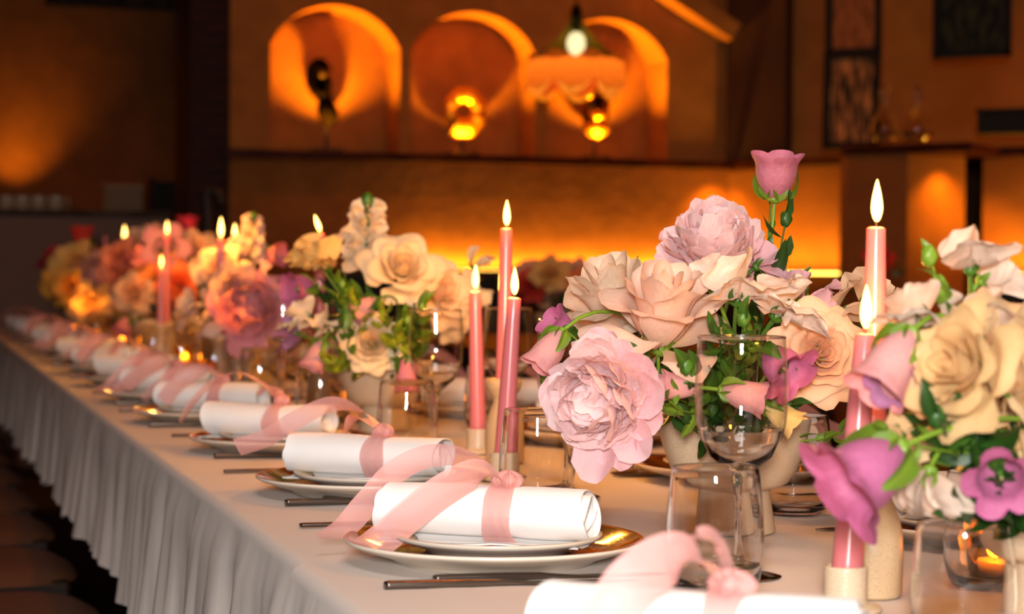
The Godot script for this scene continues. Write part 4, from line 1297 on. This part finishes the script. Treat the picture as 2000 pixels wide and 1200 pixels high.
func bouquet_second() -> void:
	var base := Vector3(0.722, TOP + 0.0005, -2.99)
	bowl(base, "cream footed bowl of the second bouquet behind the third napkin")
	arrange(base, [
		["rose", 1, 785, 528, 3.00, 0.15, 0.45, 0.85, 0.055, Color(0.97, 0.91, 0.74), "big cream rose at the top", 0.2],
		["rose", 2, 726, 668, 2.93, 0.05, 0.25, 0.95, 0.046, Color(0.97, 0.91, 0.74), "cream rose hanging at the front", 0.9],
		["sweet", 0, 640, 520, 3.02, -0.35, 0.80, 0.45, 0.052, LEMON, "pale yellow sweet pea under the leaning candle", 0.1],
		["sweet", 1, 610, 500, 3.06, -0.60, 0.70, 0.20, 0.040, LEMON, "small pale yellow sweet pea upper left", 0.5],
		["stock", 0, 716, 520, 3.05, 0.02, 0.99, 0.05, 0.098, Color(0.97, 0.92, 0.80), "tall white stock spike rising at the top", 0.3],
		["bell", 0, 612, 560, 2.98, -0.70, -0.10, 0.60, 0.036, MAGENTA, "magenta bellflower at the left", 0.2],
		["bell", 0, 600, 590, 3.02, -0.30, -0.70, 0.60, 0.032, ROSY, "deep pink bellflower under the magenta one", 0.8],
		["sweet", 2, 600, 625, 2.95, -0.50, 0.55, 0.70, 0.044, Color(0.97, 0.92, 0.80), "white sweet pea at the left", 0.2],
		["sweet", 0, 640, 635, 2.94, -0.10, 0.60, 0.80, 0.036, Color(0.97, 0.92, 0.80), "white sweet pea left of the hanging rose", 0.6],
		["sweet", 1, 580, 655, 2.99, -0.80, 0.10, 0.50, 0.040, LILAC, "lilac sweet pea at the lower left", 0.3],
		["bell", 1, 735, 585, 2.92, -0.80, -0.55, 0.30, 0.026, PALEBELL, "pink bellflower bud in the middle", 0.1],
		["bell", 1, 632, 665, 2.92, -0.40, -0.90, 0.20, 0.028, PALEBELL, "slender pink bellflower hanging low left", 0.4],
		["bell", 1, 792, 700, 2.90, 0.05, -0.98, 0.10, 0.030, ROSY, "pink bellflower hanging low right", 0.6],
		["rose", 1, 858, 575, 3.02, 0.55, 0.25, 0.80, 0.050, Color(0.97, 0.88, 0.72), "blush rose at the right", 0.4],
		["sweet", 0, 925, 520, 3.10, 0.35, 0.90, 0.20, 0.036, Color(0.97, 0.92, 0.80), "white sweet pea standing at the far right", 0.2],
		["sweet", 2, 905, 575, 3.06, 0.75, 0.35, 0.50, 0.046, Color(0.97, 0.91, 0.74), "cream sweet pea behind the left candle", 0.6],
		["sweet", 1, 690, 470, 3.10, -0.2, 0.9, 0.3, 0.03, Color(0.97, 0.92, 0.80), "small white sweet pea beside the stock spike", 0.2],
		["rose", 1, 880, 620, 3.05, 0.6, -0.2, 0.75, 0.036, Color(0.97, 0.91, 0.74), "small cream rose behind the third wine glass", 0.3],
	], [
		[668, 555, 2.90, 14, 0.046, Color(0.36, 0.52, 0.12), "green sprig at the left"],
		[695, 590, 2.88, 14, 0.046, Color(0.58, 0.66, 0.16), "light green sprig in the middle"],
		[750, 605, 2.88, 14, 0.044, Color(0.58, 0.66, 0.16), "light green sprig under the top rose"],
		[795, 625, 2.88, 14, 0.046, Color(0.36, 0.52, 0.12), "green sprig right of the hanging rose"],
		[645, 705, 2.88, 9, 0.046, Color(0.58, 0.66, 0.16), "light green leaves drooping at the lower left"],
		[775, 655, 2.86, 12, 0.042, Color(0.58, 0.66, 0.16), "light green sprig above the hanging pink bellflower"],
		[825, 600, 2.90, 12, 0.042, Color(0.36, 0.52, 0.12), "dark green leaves under the blush rose"],
		[670, 640, 2.88, 12, 0.044, Color(0.36, 0.52, 0.12), "dark green leaves behind the hanging rose"],
		[640, 570, 3.02, 9, 0.042, DEEP, "dark green leaves behind the magenta bellflower"],
		[770, 700, 2.93, 7, 0.040, DEEP, "dark green leaves over the bowl's right rim"],
		[925, 560, 3.06, 6, 0.030, Color(0.58, 0.66, 0.16), "light green shoot at the far right"],
	], "of the second bouquet", "flowers of the second bouquet", false, 37)

func bouquets_far() -> void:
	var b3 := Vector3(0.70, TOP + 0.0005, -4.42)
	bowl(b3, "cream footed bowl of the third bouquet along the table")
	arrange(b3, [
		["peony", 0, 482, 600, 4.30, 0.25, 0.10, 0.95, 0.068, Color(0.92, 0.69, 0.73), "big pink peony at the front", 0.2],
		["peony", 1, 500, 625, 4.34, 0.35, -0.35, 0.80, 0.050, Color(0.91, 0.66, 0.71), "pink peony hanging at the right", 0.8],
		["rose", 1, 432, 532, 4.35, -0.20, 0.40, 0.90, 0.060, TAN, "tan rose at the upper left", 0.2],
		["rose", 1, 455, 560, 4.28, -0.10, 0.10, 0.95, 0.048, PEACH, "peach rose in the middle", 0.9],
		["stock", 0, 488, 500, 4.40, 0.10, 0.98, 0.1, 0.085, WHITE, "white stock spike at the top", 0.2],
		["sweet", 0, 475, 490, 4.45, -0.10, 0.90, 0.40, 0.050, WHITE, "white sweet pea at the top", 0.4],
		["sweet", 1, 510, 545, 4.35, 0.60, 0.40, 0.60, 0.050, MAUVE, "mauve sweet pea at the right", 0.5],
		["bell", 0, 518, 502, 4.42, 0.80, 0.10, 0.50, 0.038, ROSY, "deep pink bellflower at the far right", 0.1],
		["sweet", 2, 380, 600, 4.36, -0.60, 0.20, 0.70, 0.054, WHITE, "white sweet pea at the lower left", 0.7],
		["sweet", 0, 410, 625, 4.30, -0.30, -0.30, 0.85, 0.046, WHITE, "white sweet pea low in the middle", 0.3],
	], [[420, 590, 4.3, 12, 0.060, DEEP, "dark green sprig on the left"], [450, 610, 4.3, 12, 0.060, GREEN, "green sprig in the middle"], [400, 560, 4.4, 10, 0.055, GREEN, "green sprig behind the tan rose"], [500, 530, 4.4, 10, 0.05, DEEP, "dark green sprig at the right"], [470, 650, 4.28, 8, 0.05, GREEN, "green leaves over the rim"]],
		"of the third bouquet", "flowers of the third bouquet", true, 41)
	var b4 := Vector3(0.70, TOP + 0.0005, -5.72)
	bowl(b4, "cream footed bowl of the fourth bouquet along the table")
	arrange(b4, [
		["rose", 1, 318, 545, 5.62, 0.0, 0.30, 0.95, 0.070, Color(0.94, 0.62, 0.34), "orange rose in the middle", 0.1],
		["rose", 1, 352, 558, 5.58, 0.30, 0.10, 0.95, 0.056, Color(0.95, 0.50, 0.26), "deep orange rose at the right", 0.5],
		["bell", 2, 328, 494, 5.66, 0.0, 0.25, 0.95, 0.062, LILAC, "round lilac mauve flower at the top", 0.2],
		["bell", 0, 366, 462, 5.75, 0.05, 0.98, 0.2, 0.046, Color(0.85, 0.22, 0.34), "crimson bellflower standing at the top", 0.3],
		["rose", 1, 382, 498, 5.70, 0.40, 0.50, 0.70, 0.072, PEACH, "peach rose at the upper right", 0.9],
		["rose", 1, 285, 480, 5.80, -0.20, 0.60, 0.60, 0.070, TAN, "tan rose at the upper left", 0.4],
		["rose", 1, 240, 520, 5.70, -0.50, 0.20, 0.80, 0.076, Color(0.93, 0.62, 0.50), "salmon rose at the left", 0.4],
		["sweet", 0, 272, 505, 5.60, -0.3, 0.3, 0.9, 0.050, ROSY, "deep pink sweet pea at the left", 0.2],
		["rose", 1, 262, 575, 5.60, -0.30, -0.10, 0.95, 0.056, PEACH, "peach rose low at the left", 0.6],
		["sweet", 1, 350, 610, 5.60, 0.20, -0.30, 0.90, 0.060, WHITE, "white sweet pea low at the right", 0.5],
		["bell", 0, 250, 620, 5.55, -0.3, -0.8, 0.4, 0.04, ROSY, "deep pink bellflower hanging low left", 0.5],
	], [[300, 560, 5.6, 12, 0.075, GREEN, "green sprig in the middle"], [330, 600, 5.6, 12, 0.07, DEEP, "dark green sprig low in the middle"], [270, 550, 5.65, 10, 0.07, DEEP, "dark green sprig at the left"], [350, 520, 5.75, 10, 0.07, DEEP, "dark green sprig at the right"], [260, 610, 5.6, 8, 0.06, LIME, "light green leaves low at the left"]],
		"of the fourth bouquet", "flowers of the fourth bouquet", true, 43)
	var b5 := onto(165, 7.3, TOP + 0.0005)
	bowl(b5, "cream footed bowl of the farthest bouquet on the table")
	arrange(b5, [
		["bell", 0, 162, 485, 7.2, 0.0, 0.98, 0.2, 0.062, Color(0.90, 0.30, 0.26), "red bellflower standing at the top", 0.1],
		["rose", 1, 148, 520, 7.1, -0.2, 0.3, 0.9, 0.085, LEMON, "pale yellow rose at the upper left", 0.3],
		["rose", 1, 122, 552, 7.1, -0.4, 0.2, 0.9, 0.075, Color(0.96, 0.74, 0.30), "golden rose at the left", 0.6],
		["rose", 1, 140, 560, 7.0, -0.1, 0.0, 0.95, 0.060, Color(0.96, 0.74, 0.30), "golden rose in the middle", 0.2],
		["peony", 0, 185, 545, 7.1, 0.1, 0.2, 0.95, 0.080, MAUVE, "mauve peony in the middle", 0.2],
		["rose", 1, 215, 530, 7.2, 0.3, 0.3, 0.9, 0.085, Color(0.93, 0.62, 0.50), "salmon rose at the right", 0.5],
		["sweet", 0, 110, 512, 7.3, -0.6, 0.6, 0.3, 0.070, Color(0.70, 0.20, 0.26), "dark red sweet pea at the far left", 0.4],
		["rose", 1, 178, 590, 7.0, 0.1, -0.3, 0.9, 0.070, LEMON, "pale yellow rose hanging low", 0.9],
		["sweet", 2, 190, 505, 7.3, 0.2, 0.8, 0.5, 0.060, LEMON, "pale yellow sweet pea at the top", 0.9],
	], [[160, 500, 7.2, 12, 0.085, LIME, "light green sprig at the top"], [200, 570, 7.1, 12, 0.08, DEEP, "dark green sprig at the right"], [130, 590, 7.1, 10, 0.08, DEEP, "dark green sprig at the left"], [105, 560, 7.2, 8, 0.07, GREEN, "green sprig at the far left"]],
		"of the farthest bouquet", "flowers of the farthest bouquet", true, 47)

# ------------------------------------------------------------------ the back of the room
func back_of_room() -> void:
	second_table()
	sculptures()
	pendant(at(1125, 92, 8.0))
	counter()
	right_shelf()
	banquette("upholstered_bench", Vector2(1.9, 9.2), Vector2(4.1, 9.2), "long black upholstered bench under the niche wall")
	banquette("upholstered_bench", Vector2(4.62, 7.68), Vector2(5.5, 6.8), "black upholstered bench along the right bay")

func second_table() -> void:
	var linen := cloth_mat("white_linen", Color(0.80, 0.755, 0.72))
	var c := Vector3(2.30, 0, -6.85)
	var t := thing("bare_table", c, "dark wooden table with flowers behind the main bouquet", "table")
	var wd := wood("dark_table_wood", Color(0.30, 0.16, 0.09), 0.35)
	part("table_top", rbox(Vector3(0.8, 0.035, 2.4), 0.008), wd, t, T3(0, 0.7325, 0))
	for sx in [-0.34, 0.34]:
		for sz in [-1.05, 1.05]: part("leg", rbox(Vector3(0.06, 0.715, 0.06), 0.006), wd, t, T3(sx, 0.3575, sz))
	var b := Vector3(2.25, TOP + 0.0005, -6.7)
	bowl(b, "cream footed bowl on the dark second table")
	var L := []
	var cols := [PEACH, Color(0.85, 0.25, 0.20), LEMON, PEACH, TAN, Color(0.94, 0.62, 0.34), LEMON]
	var px := [1040, 1042, 1075, 1092, 1118, 1135, 1140]
	var py := [540, 556, 535, 580, 540, 560, 590]
	var nm := ["far left", "low left", "upper left", "low middle", "upper middle", "right", "low right"]
	for k in 7: L.append(["rose", 1, px[k], py[k], 7.05 - 0.06 * (k % 3), 0.1 * (k - 3), 0.4, 0.9, 0.062, cols[k], ["peach", "red", "pale yellow", "peach", "tan", "orange", "pale yellow"][k] + " rose " + nm[k], 0.3 * k])
	arrange(b, L, [[1060, 560, 7.0, 12, 0.07, DEEP, "dark green sprig at the left"], [1110, 570, 7.0, 12, 0.07, GREEN, "green sprig at the right"], [1085, 600, 7.0, 10, 0.07, DEEP, "dark green sprig low down"]], "of the second table's bouquet", "flowers on the second table", true, 53)
	var k2 := at(1716, 505, 6.6)
	bowl(Vector3(3.13, 0.75, -6.47), "small footed bowl on the corner table behind the right candles")
	var t2 := thing("bare_table", Vector3(3.14, 0, -6.45), "small dark table in the right bay", "table")
	part("table_top", rbox(Vector3(0.7, 0.035, 0.7), 0.008), wd, t2, T3(0, 0.7315, 0))
	part("leg", tube([Vector3(0, 0, 0), Vector3(0, 0.71, 0)], [0.22, 0.05, 0.04, 0.04, 0.08], 16), wd, t2)
	bloom("rose", 1, k2, aim(0, 0.3, 0.9), 0.045, 0.2, Color(0.75, 0.10, 0.06), DEEP, Vector3(3.13, 0.806, -6.47), "dark red rose in the bowl on the small corner table", "", true)
	sprig(Vector3(3.135, 0.806, -6.47), k2 + Vector3(0.06, -0.03, 0.02), 8, 0.06, DEEP, "dark green sprig beside the red rose on the corner table", 77, "", true)

func sculptures() -> void:
	var bronze := mat("dark_bronze", Color(0.035, 0.025, 0.018), 0.9, 0.0)
	bronze.metallic_specular = 0.06
	var gold := mat("gilt_bronze", Color(0.85, 0.62, 0.20), 0.42, 1.0)
	var base := mat("black_stone", Color(0.05, 0.03, 0.025), 0.4)
	# left: dark two-lobed figure
	var o := stand_for(Vector3(2.03, 1.605, -9.70), "dark bronze abstract figure in the left niche", base, 0.17)
	part("body", grid(20, 16, func(a: float, b: float):
		var t: float = a * TAU
		var w := (0.052 + 0.018 * sin(b * 9.0)) * pow(sin(PI * clampf(b * 0.97 + 0.015, 0.0, 1.0)), 0.5)
		return Vector3(w * cos(t) + 0.02 - 0.06 * b, 0.145 + 0.29 * b, w * 0.8 * sin(t))), bronze, o)
	var ring := []
	for k in 15:
		var t := 0.4 + TAU * 0.78 * k / 14.0
		ring.append(Vector3(-0.045 + cos(t) * 0.045, 0.385 + sin(t) * 0.075, 0.03))
	part("curled_lobe", tube(ring, [0.026, 0.024, 0.026], 10), bronze, o)
	part("inlay", egg(Vector3(0.018, 0.022, 0.012)), mat("dull_gold", Color(0.25, 0.17, 0.06), 0.7), o, T3(-0.035, 0.405, 0.055))
	# middle: gilt ammonite ring
	var q := stand_for(Vector3(2.745, 1.605, -9.70), "gilded ammonite shell sculpture in the middle niche", base, 0.15)
	part("shell", grid(60, 16, func(a: float, b: float):
		var t: float = a * TAU * 1.12 - 2.2
		var p: float = b * TAU
		var tr := lerpf(0.050, 0.026, a) * (1.0 + 0.07 * sin(a * TAU * 9.0))
		var rr := lerpf(0.086, 0.066, a)
		return Vector3((rr + tr * cos(p)) * cos(t), 0.245 + (rr + tr * cos(p)) * sin(t) * 1.08, tr * 0.85 * sin(p) + 0.02)), gold, q)
	# right: gilt mask
	var g := stand_for(Vector3(3.47, 1.605, -9.70), "gilded mask sculpture with heavy chin in the right niche", base, 0.14)
	part("face", egg(Vector3(0.080, 0.135, 0.055), 0.05, 1.0), mat("aged_bronze", Color(0.45, 0.28, 0.10), 0.4, 1.0), g, T3(0, 0.28, 0))
	part("chin", egg(Vector3(0.068, 0.050, 0.062), 0.04), gold, g, T3(0.0, 0.175, 0.03))
	part("mouth", egg(Vector3(0.055, 0.035, 0.05), 0.04, 2.0), gold, g, T3(0.0, 0.24, 0.045))
	for s in [-1, 1]: part("brow", egg(Vector3(0.036, 0.024, 0.035)), gold, g, T3(0.047 * s, 0.345, 0.045))
	part("nose", egg(Vector3(0.016, 0.036, 0.024)), bronze, g, T3(0, 0.31, 0.055))

func stand_for(p: Vector3, label: String, m: Material, h: float) -> Node3D:
	var o := thing("sculpture", p, label, "sculpture")
	part("plinth", rbox(Vector3(0.16, 0.03, 0.10), 0.004), m, o, T3(0, 0.015, 0))
	part("rod", tube([Vector3(0, 0.03, 0), Vector3(0, h + 0.02, 0)], [0.009], 10), m, o)
	return o

func pendant(p: Vector3) -> void:
	var o := thing("pendant_lamp", Vector3(p.x, p.y, p.z), "pendant lamp with green glass cone and scalloped orange fabric skirt", "lamp")
	var gr := mat("green_glass", Color(0.20, 0.25, 0.07, 0.86), 0.3)
	gr.transparency = BaseMaterial3D.TRANSPARENCY_ALPHA
	part("glass_cone", grid(40, 14, func(a: float, b: float):
		var t: float = a * TAU
		var r := 0.022 + 0.175 * pow(b, 1.7) * (1.0 + 0.02 * cos(8.0 * t) * b)
		return Vector3(r * cos(t), 0.13 - 0.19 * b - 0.006 * cos(8.0 * t) * b * b, r * sin(t))), gr, o)
	var fab := mat("orange_silk", Color(0.66, 0.24, 0.05), 0.8)
	fab.backlight_enabled = true
	fab.backlight = Color(0.9, 0.6, 0.3)
	part("fabric_skirt", grid(96, 6, func(a: float, b: float):
		var t: float = a * TAU
		var r := 0.195 + 0.006 * sin(24.0 * t) * b + 0.010 * b
		return Vector3(r * cos(t), -0.065 - 0.080 * b + 0.036 * absf(cos(4.0 * t)) * (1.0 - b) - 0.040 * absf(sin(4.0 * t)) * b, r * sin(t))), fab, o)
	var trim := mat("lamplit_silk", Color(0.97, 0.74, 0.24), 0.8)  # yellow painted in for the lamplight showing through the lower scallops
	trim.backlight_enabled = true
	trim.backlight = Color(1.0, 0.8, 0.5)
	part("lit_scallop_band", grid(96, 3, func(a: float, b: float):
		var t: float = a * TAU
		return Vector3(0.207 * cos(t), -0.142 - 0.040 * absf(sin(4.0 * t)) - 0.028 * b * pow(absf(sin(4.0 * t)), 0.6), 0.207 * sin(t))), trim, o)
	part("bulb", egg(Vector3(0.038, 0.048, 0.038)), glow("bulb_glow", Color(1.0, 0.93, 0.70), 9.0), o, T3(0, 0.015, 0))
	part("socket", lathe([[0.0, 0.06], [0.018, 0.06], [0.018, 0.10], [0.026, 0.13], [0.020, 0.16], [0.006, 0.18], [0.0, 0.18]], 20), mat("dark_brass", Color(0.12, 0.10, 0.05), 0.4, 1.0), o)
	part("cord", tube([Vector3(0, 0.17, 0), Vector3(0, 3.3 - p.y, 0)], [0.004], 8), mat("black_cord", Color(0.03, 0.02, 0.02), 0.8), o)
	part("ceiling_cap", lathe([[0.0, 3.26 - p.y], [0.05, 3.28 - p.y], [0.055, 3.30 - p.y], [0.0, 3.30 - p.y]], 24), mats["dark_brass"], o)
	omni(Vector3(0, 0.015, 0), Color(1.0, 0.66, 0.25), 0.14, 0.035, o)

func counter() -> void:
	slab_thing("bar_counter", Vector3(-3.6, 0, -10.9), Vector3(1.30, 1.285, -10.2), mat("counter_linen_grey", Color(0.55, 0.43, 0.37), 0.9), "pale grey bar counter beyond the end of the table", "counter")
	var y := 1.32
	var cup := lathe([[0.0, 0.002], [0.024, 0.0], [0.030, 0.006], [0.041, 0.04], [0.044, 0.085], [0.0415, 0.085], [0.038, 0.04], [0.026, 0.008], [0.0, 0.006]], 28)
	var cm := mat("white_china", Color(0.75, 0.68, 0.58), 0.2)
	for k in 4:
		var p := onto([12, 42, 74, 108][k], 10.45, y)
		var o := thing("china_cup", p, "small white china cup on the bar counter, %s from the left" % ["first", "second", "third", "last"][k], "cup", "china cups on the bar")
		part("body", cup, cm, o)
		part("handle", tube(curve([Vector3(0.040, 0.07, 0), Vector3(0.066, 0.066, 0), Vector3(0.066, 0.035, 0), Vector3(0.038, 0.025, 0)], 10), [0.005], 6), cm, o)
	var bp := onto(238, 10.5, y)
	var bo := thing("paper_box", bp, "pale beige box on the bar counter", "box")
	part("carton", rbox(Vector3(0.20, 0.13, 0.14), 0.004), mat("beige_card", Color(0.56, 0.46, 0.35), 0.8), bo, T3(0, 0.065, 0))
	part("lid", rbox(Vector3(0.21, 0.025, 0.15), 0.004), mat("beige_card_lid", Color(0.60, 0.50, 0.38), 0.8), bo, T3(0, 0.14, 0))
	var dp := onto(328, 10.5, y)
	var dk := thing("storage_box", dp, "dark slatted box beside the beige one on the bar counter", "box")
	part("carton", rbox(Vector3(0.20, 0.17, 0.14), 0.004), wood("crate_wood", Color(0.12, 0.075, 0.045)), dk, T3(0, 0.085, 0))
	for s in [-1, 1]: part("corner_post", rbox(Vector3(0.02, 0.19, 0.155), 0.003), wood("dark_wood", Color(0.2, 0.1, 0.07)), dk, T3(0.095 * s, 0.095, 0))
	# hooked stand before the pillar
	var hp := onto(412, 9.2, 0.0)
	var top := at(412, 372, 9.2).y
	var hk := thing("coat_stand", hp, "dark bentwood coat stand with a hooked top before the pillar", "coat stand")
	part("pole", tube(curve([Vector3(0.0, 0.03, 0), Vector3(0.0, 0.7, 0), Vector3(-0.02, top - 0.12, 0), Vector3(-0.025, top - 0.03, 0), Vector3(0.0, top, 0), Vector3(0.035, top - 0.015, 0), Vector3(0.045, top - 0.06, 0)], 40), [0.022, 0.02, 0.018], 10), mat("bentwood", Color(0.07, 0.035, 0.022), 0.4), hk)
	part("base", lathe([[0.0, 0.0], [0.16, 0.0], [0.165, 0.012], [0.05, 0.035], [0.025, 0.06], [0.0, 0.06]], 28), mats["bentwood"], hk)
	# picture on the far wall
	var pc := at(212, -46, 12.6)
	pc.z = -12.185
	picture("framed_picture", pc, 0.0, Vector2(0.86, 0.56), Color(0.25, 0.17, 0.10), Color(0.05, 0.03, 0.025), "dark framed picture high on the far left wall", 3)

func slab_thing(called: String, lo: Vector3, hi: Vector3, m: Material, label: String, cat: String) -> void:
	var o := thing(called, Vector3((lo.x + hi.x) / 2, lo.y, (lo.z + hi.z) / 2), label, cat)
	var s := hi - lo
	part("front", rbox(Vector3(s.x, s.y, s.z), 0.004), m, o, T3(0, s.y / 2, 0))
	part("worktop", rbox(Vector3(s.x + 0.04, 0.035, s.z + 0.04), 0.006), wood("counter_top_wood", Color(0.36, 0.29, 0.25)), o, T3(0, s.y + 0.0175, 0))

func picture(called: String, c: Vector3, turn: float, sz: Vector2, art: Color, fr: Color, label: String, sd: int, lean := 0.0) -> void:
	var o := thing(called, c, label, "picture", "", turn)
	o.rotation.x = lean
	var fm := mat("frame_" + fr.to_html(false), fr, 0.8)
	var im := Image.create(64, 96, false, Image.FORMAT_RGB8)
	var nz := FastNoiseLite.new()
	nz.seed = sd
	nz.frequency = 0.05
	for y in 96:
		for x in 64:
			var k := nz.get_noise_2d(x * 3.0, y * 0.55) * 0.9 + 0.15 * nz.get_noise_2d(x * 9.0, y * 9.0)
			im.set_pixel(x, y, art.lerp(Color(art.r * 0.18, art.g * 0.2, art.b * 0.2), clampf(0.5 + k * 1.6, 0, 1)) if sd != 2 else art.lerp(art.darkened(0.35), clampf(0.3 + k, 0, 1)))
	var am := mat("print_%d" % sd, Color(1, 1, 1), 0.85)
	am.albedo_texture = ImageTexture.create_from_image(im)
	part("print", grid(1, 1, func(a: float, b: float): return Vector3((a - 0.5) * sz.x, (b - 0.5) * sz.y, 0.004), null, Vector2(1, 1)), am, o)
	part("backing", rbox(Vector3(sz.x, sz.y, 0.006), 0.001), fm, o)
	var w := 0.032
	for s in [-1, 1]:
		part("frame_side", rbox(Vector3(w, sz.y + w, 0.026), 0.004), fm, o, T3(s * sz.x / 2, 0, 0.008))
		part("frame_rail", rbox(Vector3(sz.x + w, w, 0.026), 0.004), fm, o, T3(0, s * sz.y / 2, 0.008))

func right_shelf() -> void:
	# pictures along the upper angled wall; its plan line runs from (4.40, 9.30) to (6.6, 7.4)
	var turn := -atan2(1.9, 2.2)
	var blk := Color(0.04, 0.025, 0.02)
	picture("framed_picture", at(1664, 196, 9.0), turn, Vector2(0.235, 0.42), Color(0.85, 0.58, 0.32), blk, "dark framed print of pale upright trunks standing on the ledge", 1, -0.05)
	picture("framed_picture", at(1668, 30, 9.15), turn, Vector2(0.235, 0.34), Color(0.72, 0.44, 0.22), blk, "dark framed plain brown print above the trunk picture", 2, 0.0)
	picture("framed_picture", at(1900, 32, 8.3), turn, Vector2(0.30, 0.32), Color(0.24, 0.22, 0.10), blk, "dark landscape picture high at the upper right", 4, 0.0)
	var gm := glass_mat()
	for k in 2:
		var p := at([1727, 1792][k], 278, 8.55)
		p.y = 1.6055
		var o := thing("glass_decanter", p, ["round glass decanter on the ledge beside the trunk picture", "second glass decanter on the ledge, nearer the right"][k], "decanter")
		part("flask", lathe([[0.0, 0.002], [0.045, 0.0], [0.060, 0.012], [0.066, 0.05], [0.055, 0.09], [0.024, 0.13], [0.018, 0.17], [0.026, 0.20], [0.024, 0.20], [0.016, 0.17], [0.021, 0.13], [0.052, 0.09], [0.062, 0.05], [0.056, 0.015], [0.0, 0.008]], 32), gm, o)
		part("stopper", egg(Vector3(0.022, 0.026, 0.022)), gm, o, T3(0, 0.218, 0))
	var q := at(1965, 270, 8.1)
	q.y = 1.6055
	var pl := thing("planter_trough", q, "dark green trough planter on the ledge at the right edge", "planter", "", turn)
	part("trough", rbox(Vector3(0.22, 0.09, 0.12), 0.01), mat("dark_green_enamel", Color(0.05, 0.055, 0.025), 0.8), pl, T3(0, 0.045, 0))
	part("rim", rbox(Vector3(0.235, 0.018, 0.135), 0.006), mat("dark_green_enamel", Color(0.05, 0.055, 0.025), 0.8), pl, T3(0, 0.095, 0))

func banquette(called: String, p: Vector2, q: Vector2, label: String) -> void:
	var a := Vector3(p.x, 0, -p.y)
	var b := Vector3(q.x, 0, -q.y)
	var along := (b - a).normalized()
	var o := thing(called, (a + b) / 2, label, "bench", "", -atan2(along.z, along.x))
	var l := (b - a).length()
	var blk := mat("black_leather", Color(0.045, 0.035, 0.03), 0.5)
	part("base", rbox(Vector3(l, 0.38, 0.42), 0.01), wood("dark_wood", Color(0.2, 0.1, 0.07)), o, T3(0, 0.19, 0.22))
	part("seat", rbox(Vector3(l, 0.12, 0.5), 0.03), blk, o, T3(0, 0.42, 0.24))
	var n := int(l / 0.55)
	for k in n: part("back_cushion", rbox(Vector3(l / n - 0.008, 0.55, 0.10), 0.03), blk, o, T3(-l / 2 + l / n * (k + 0.5), 0.75, 0.04))
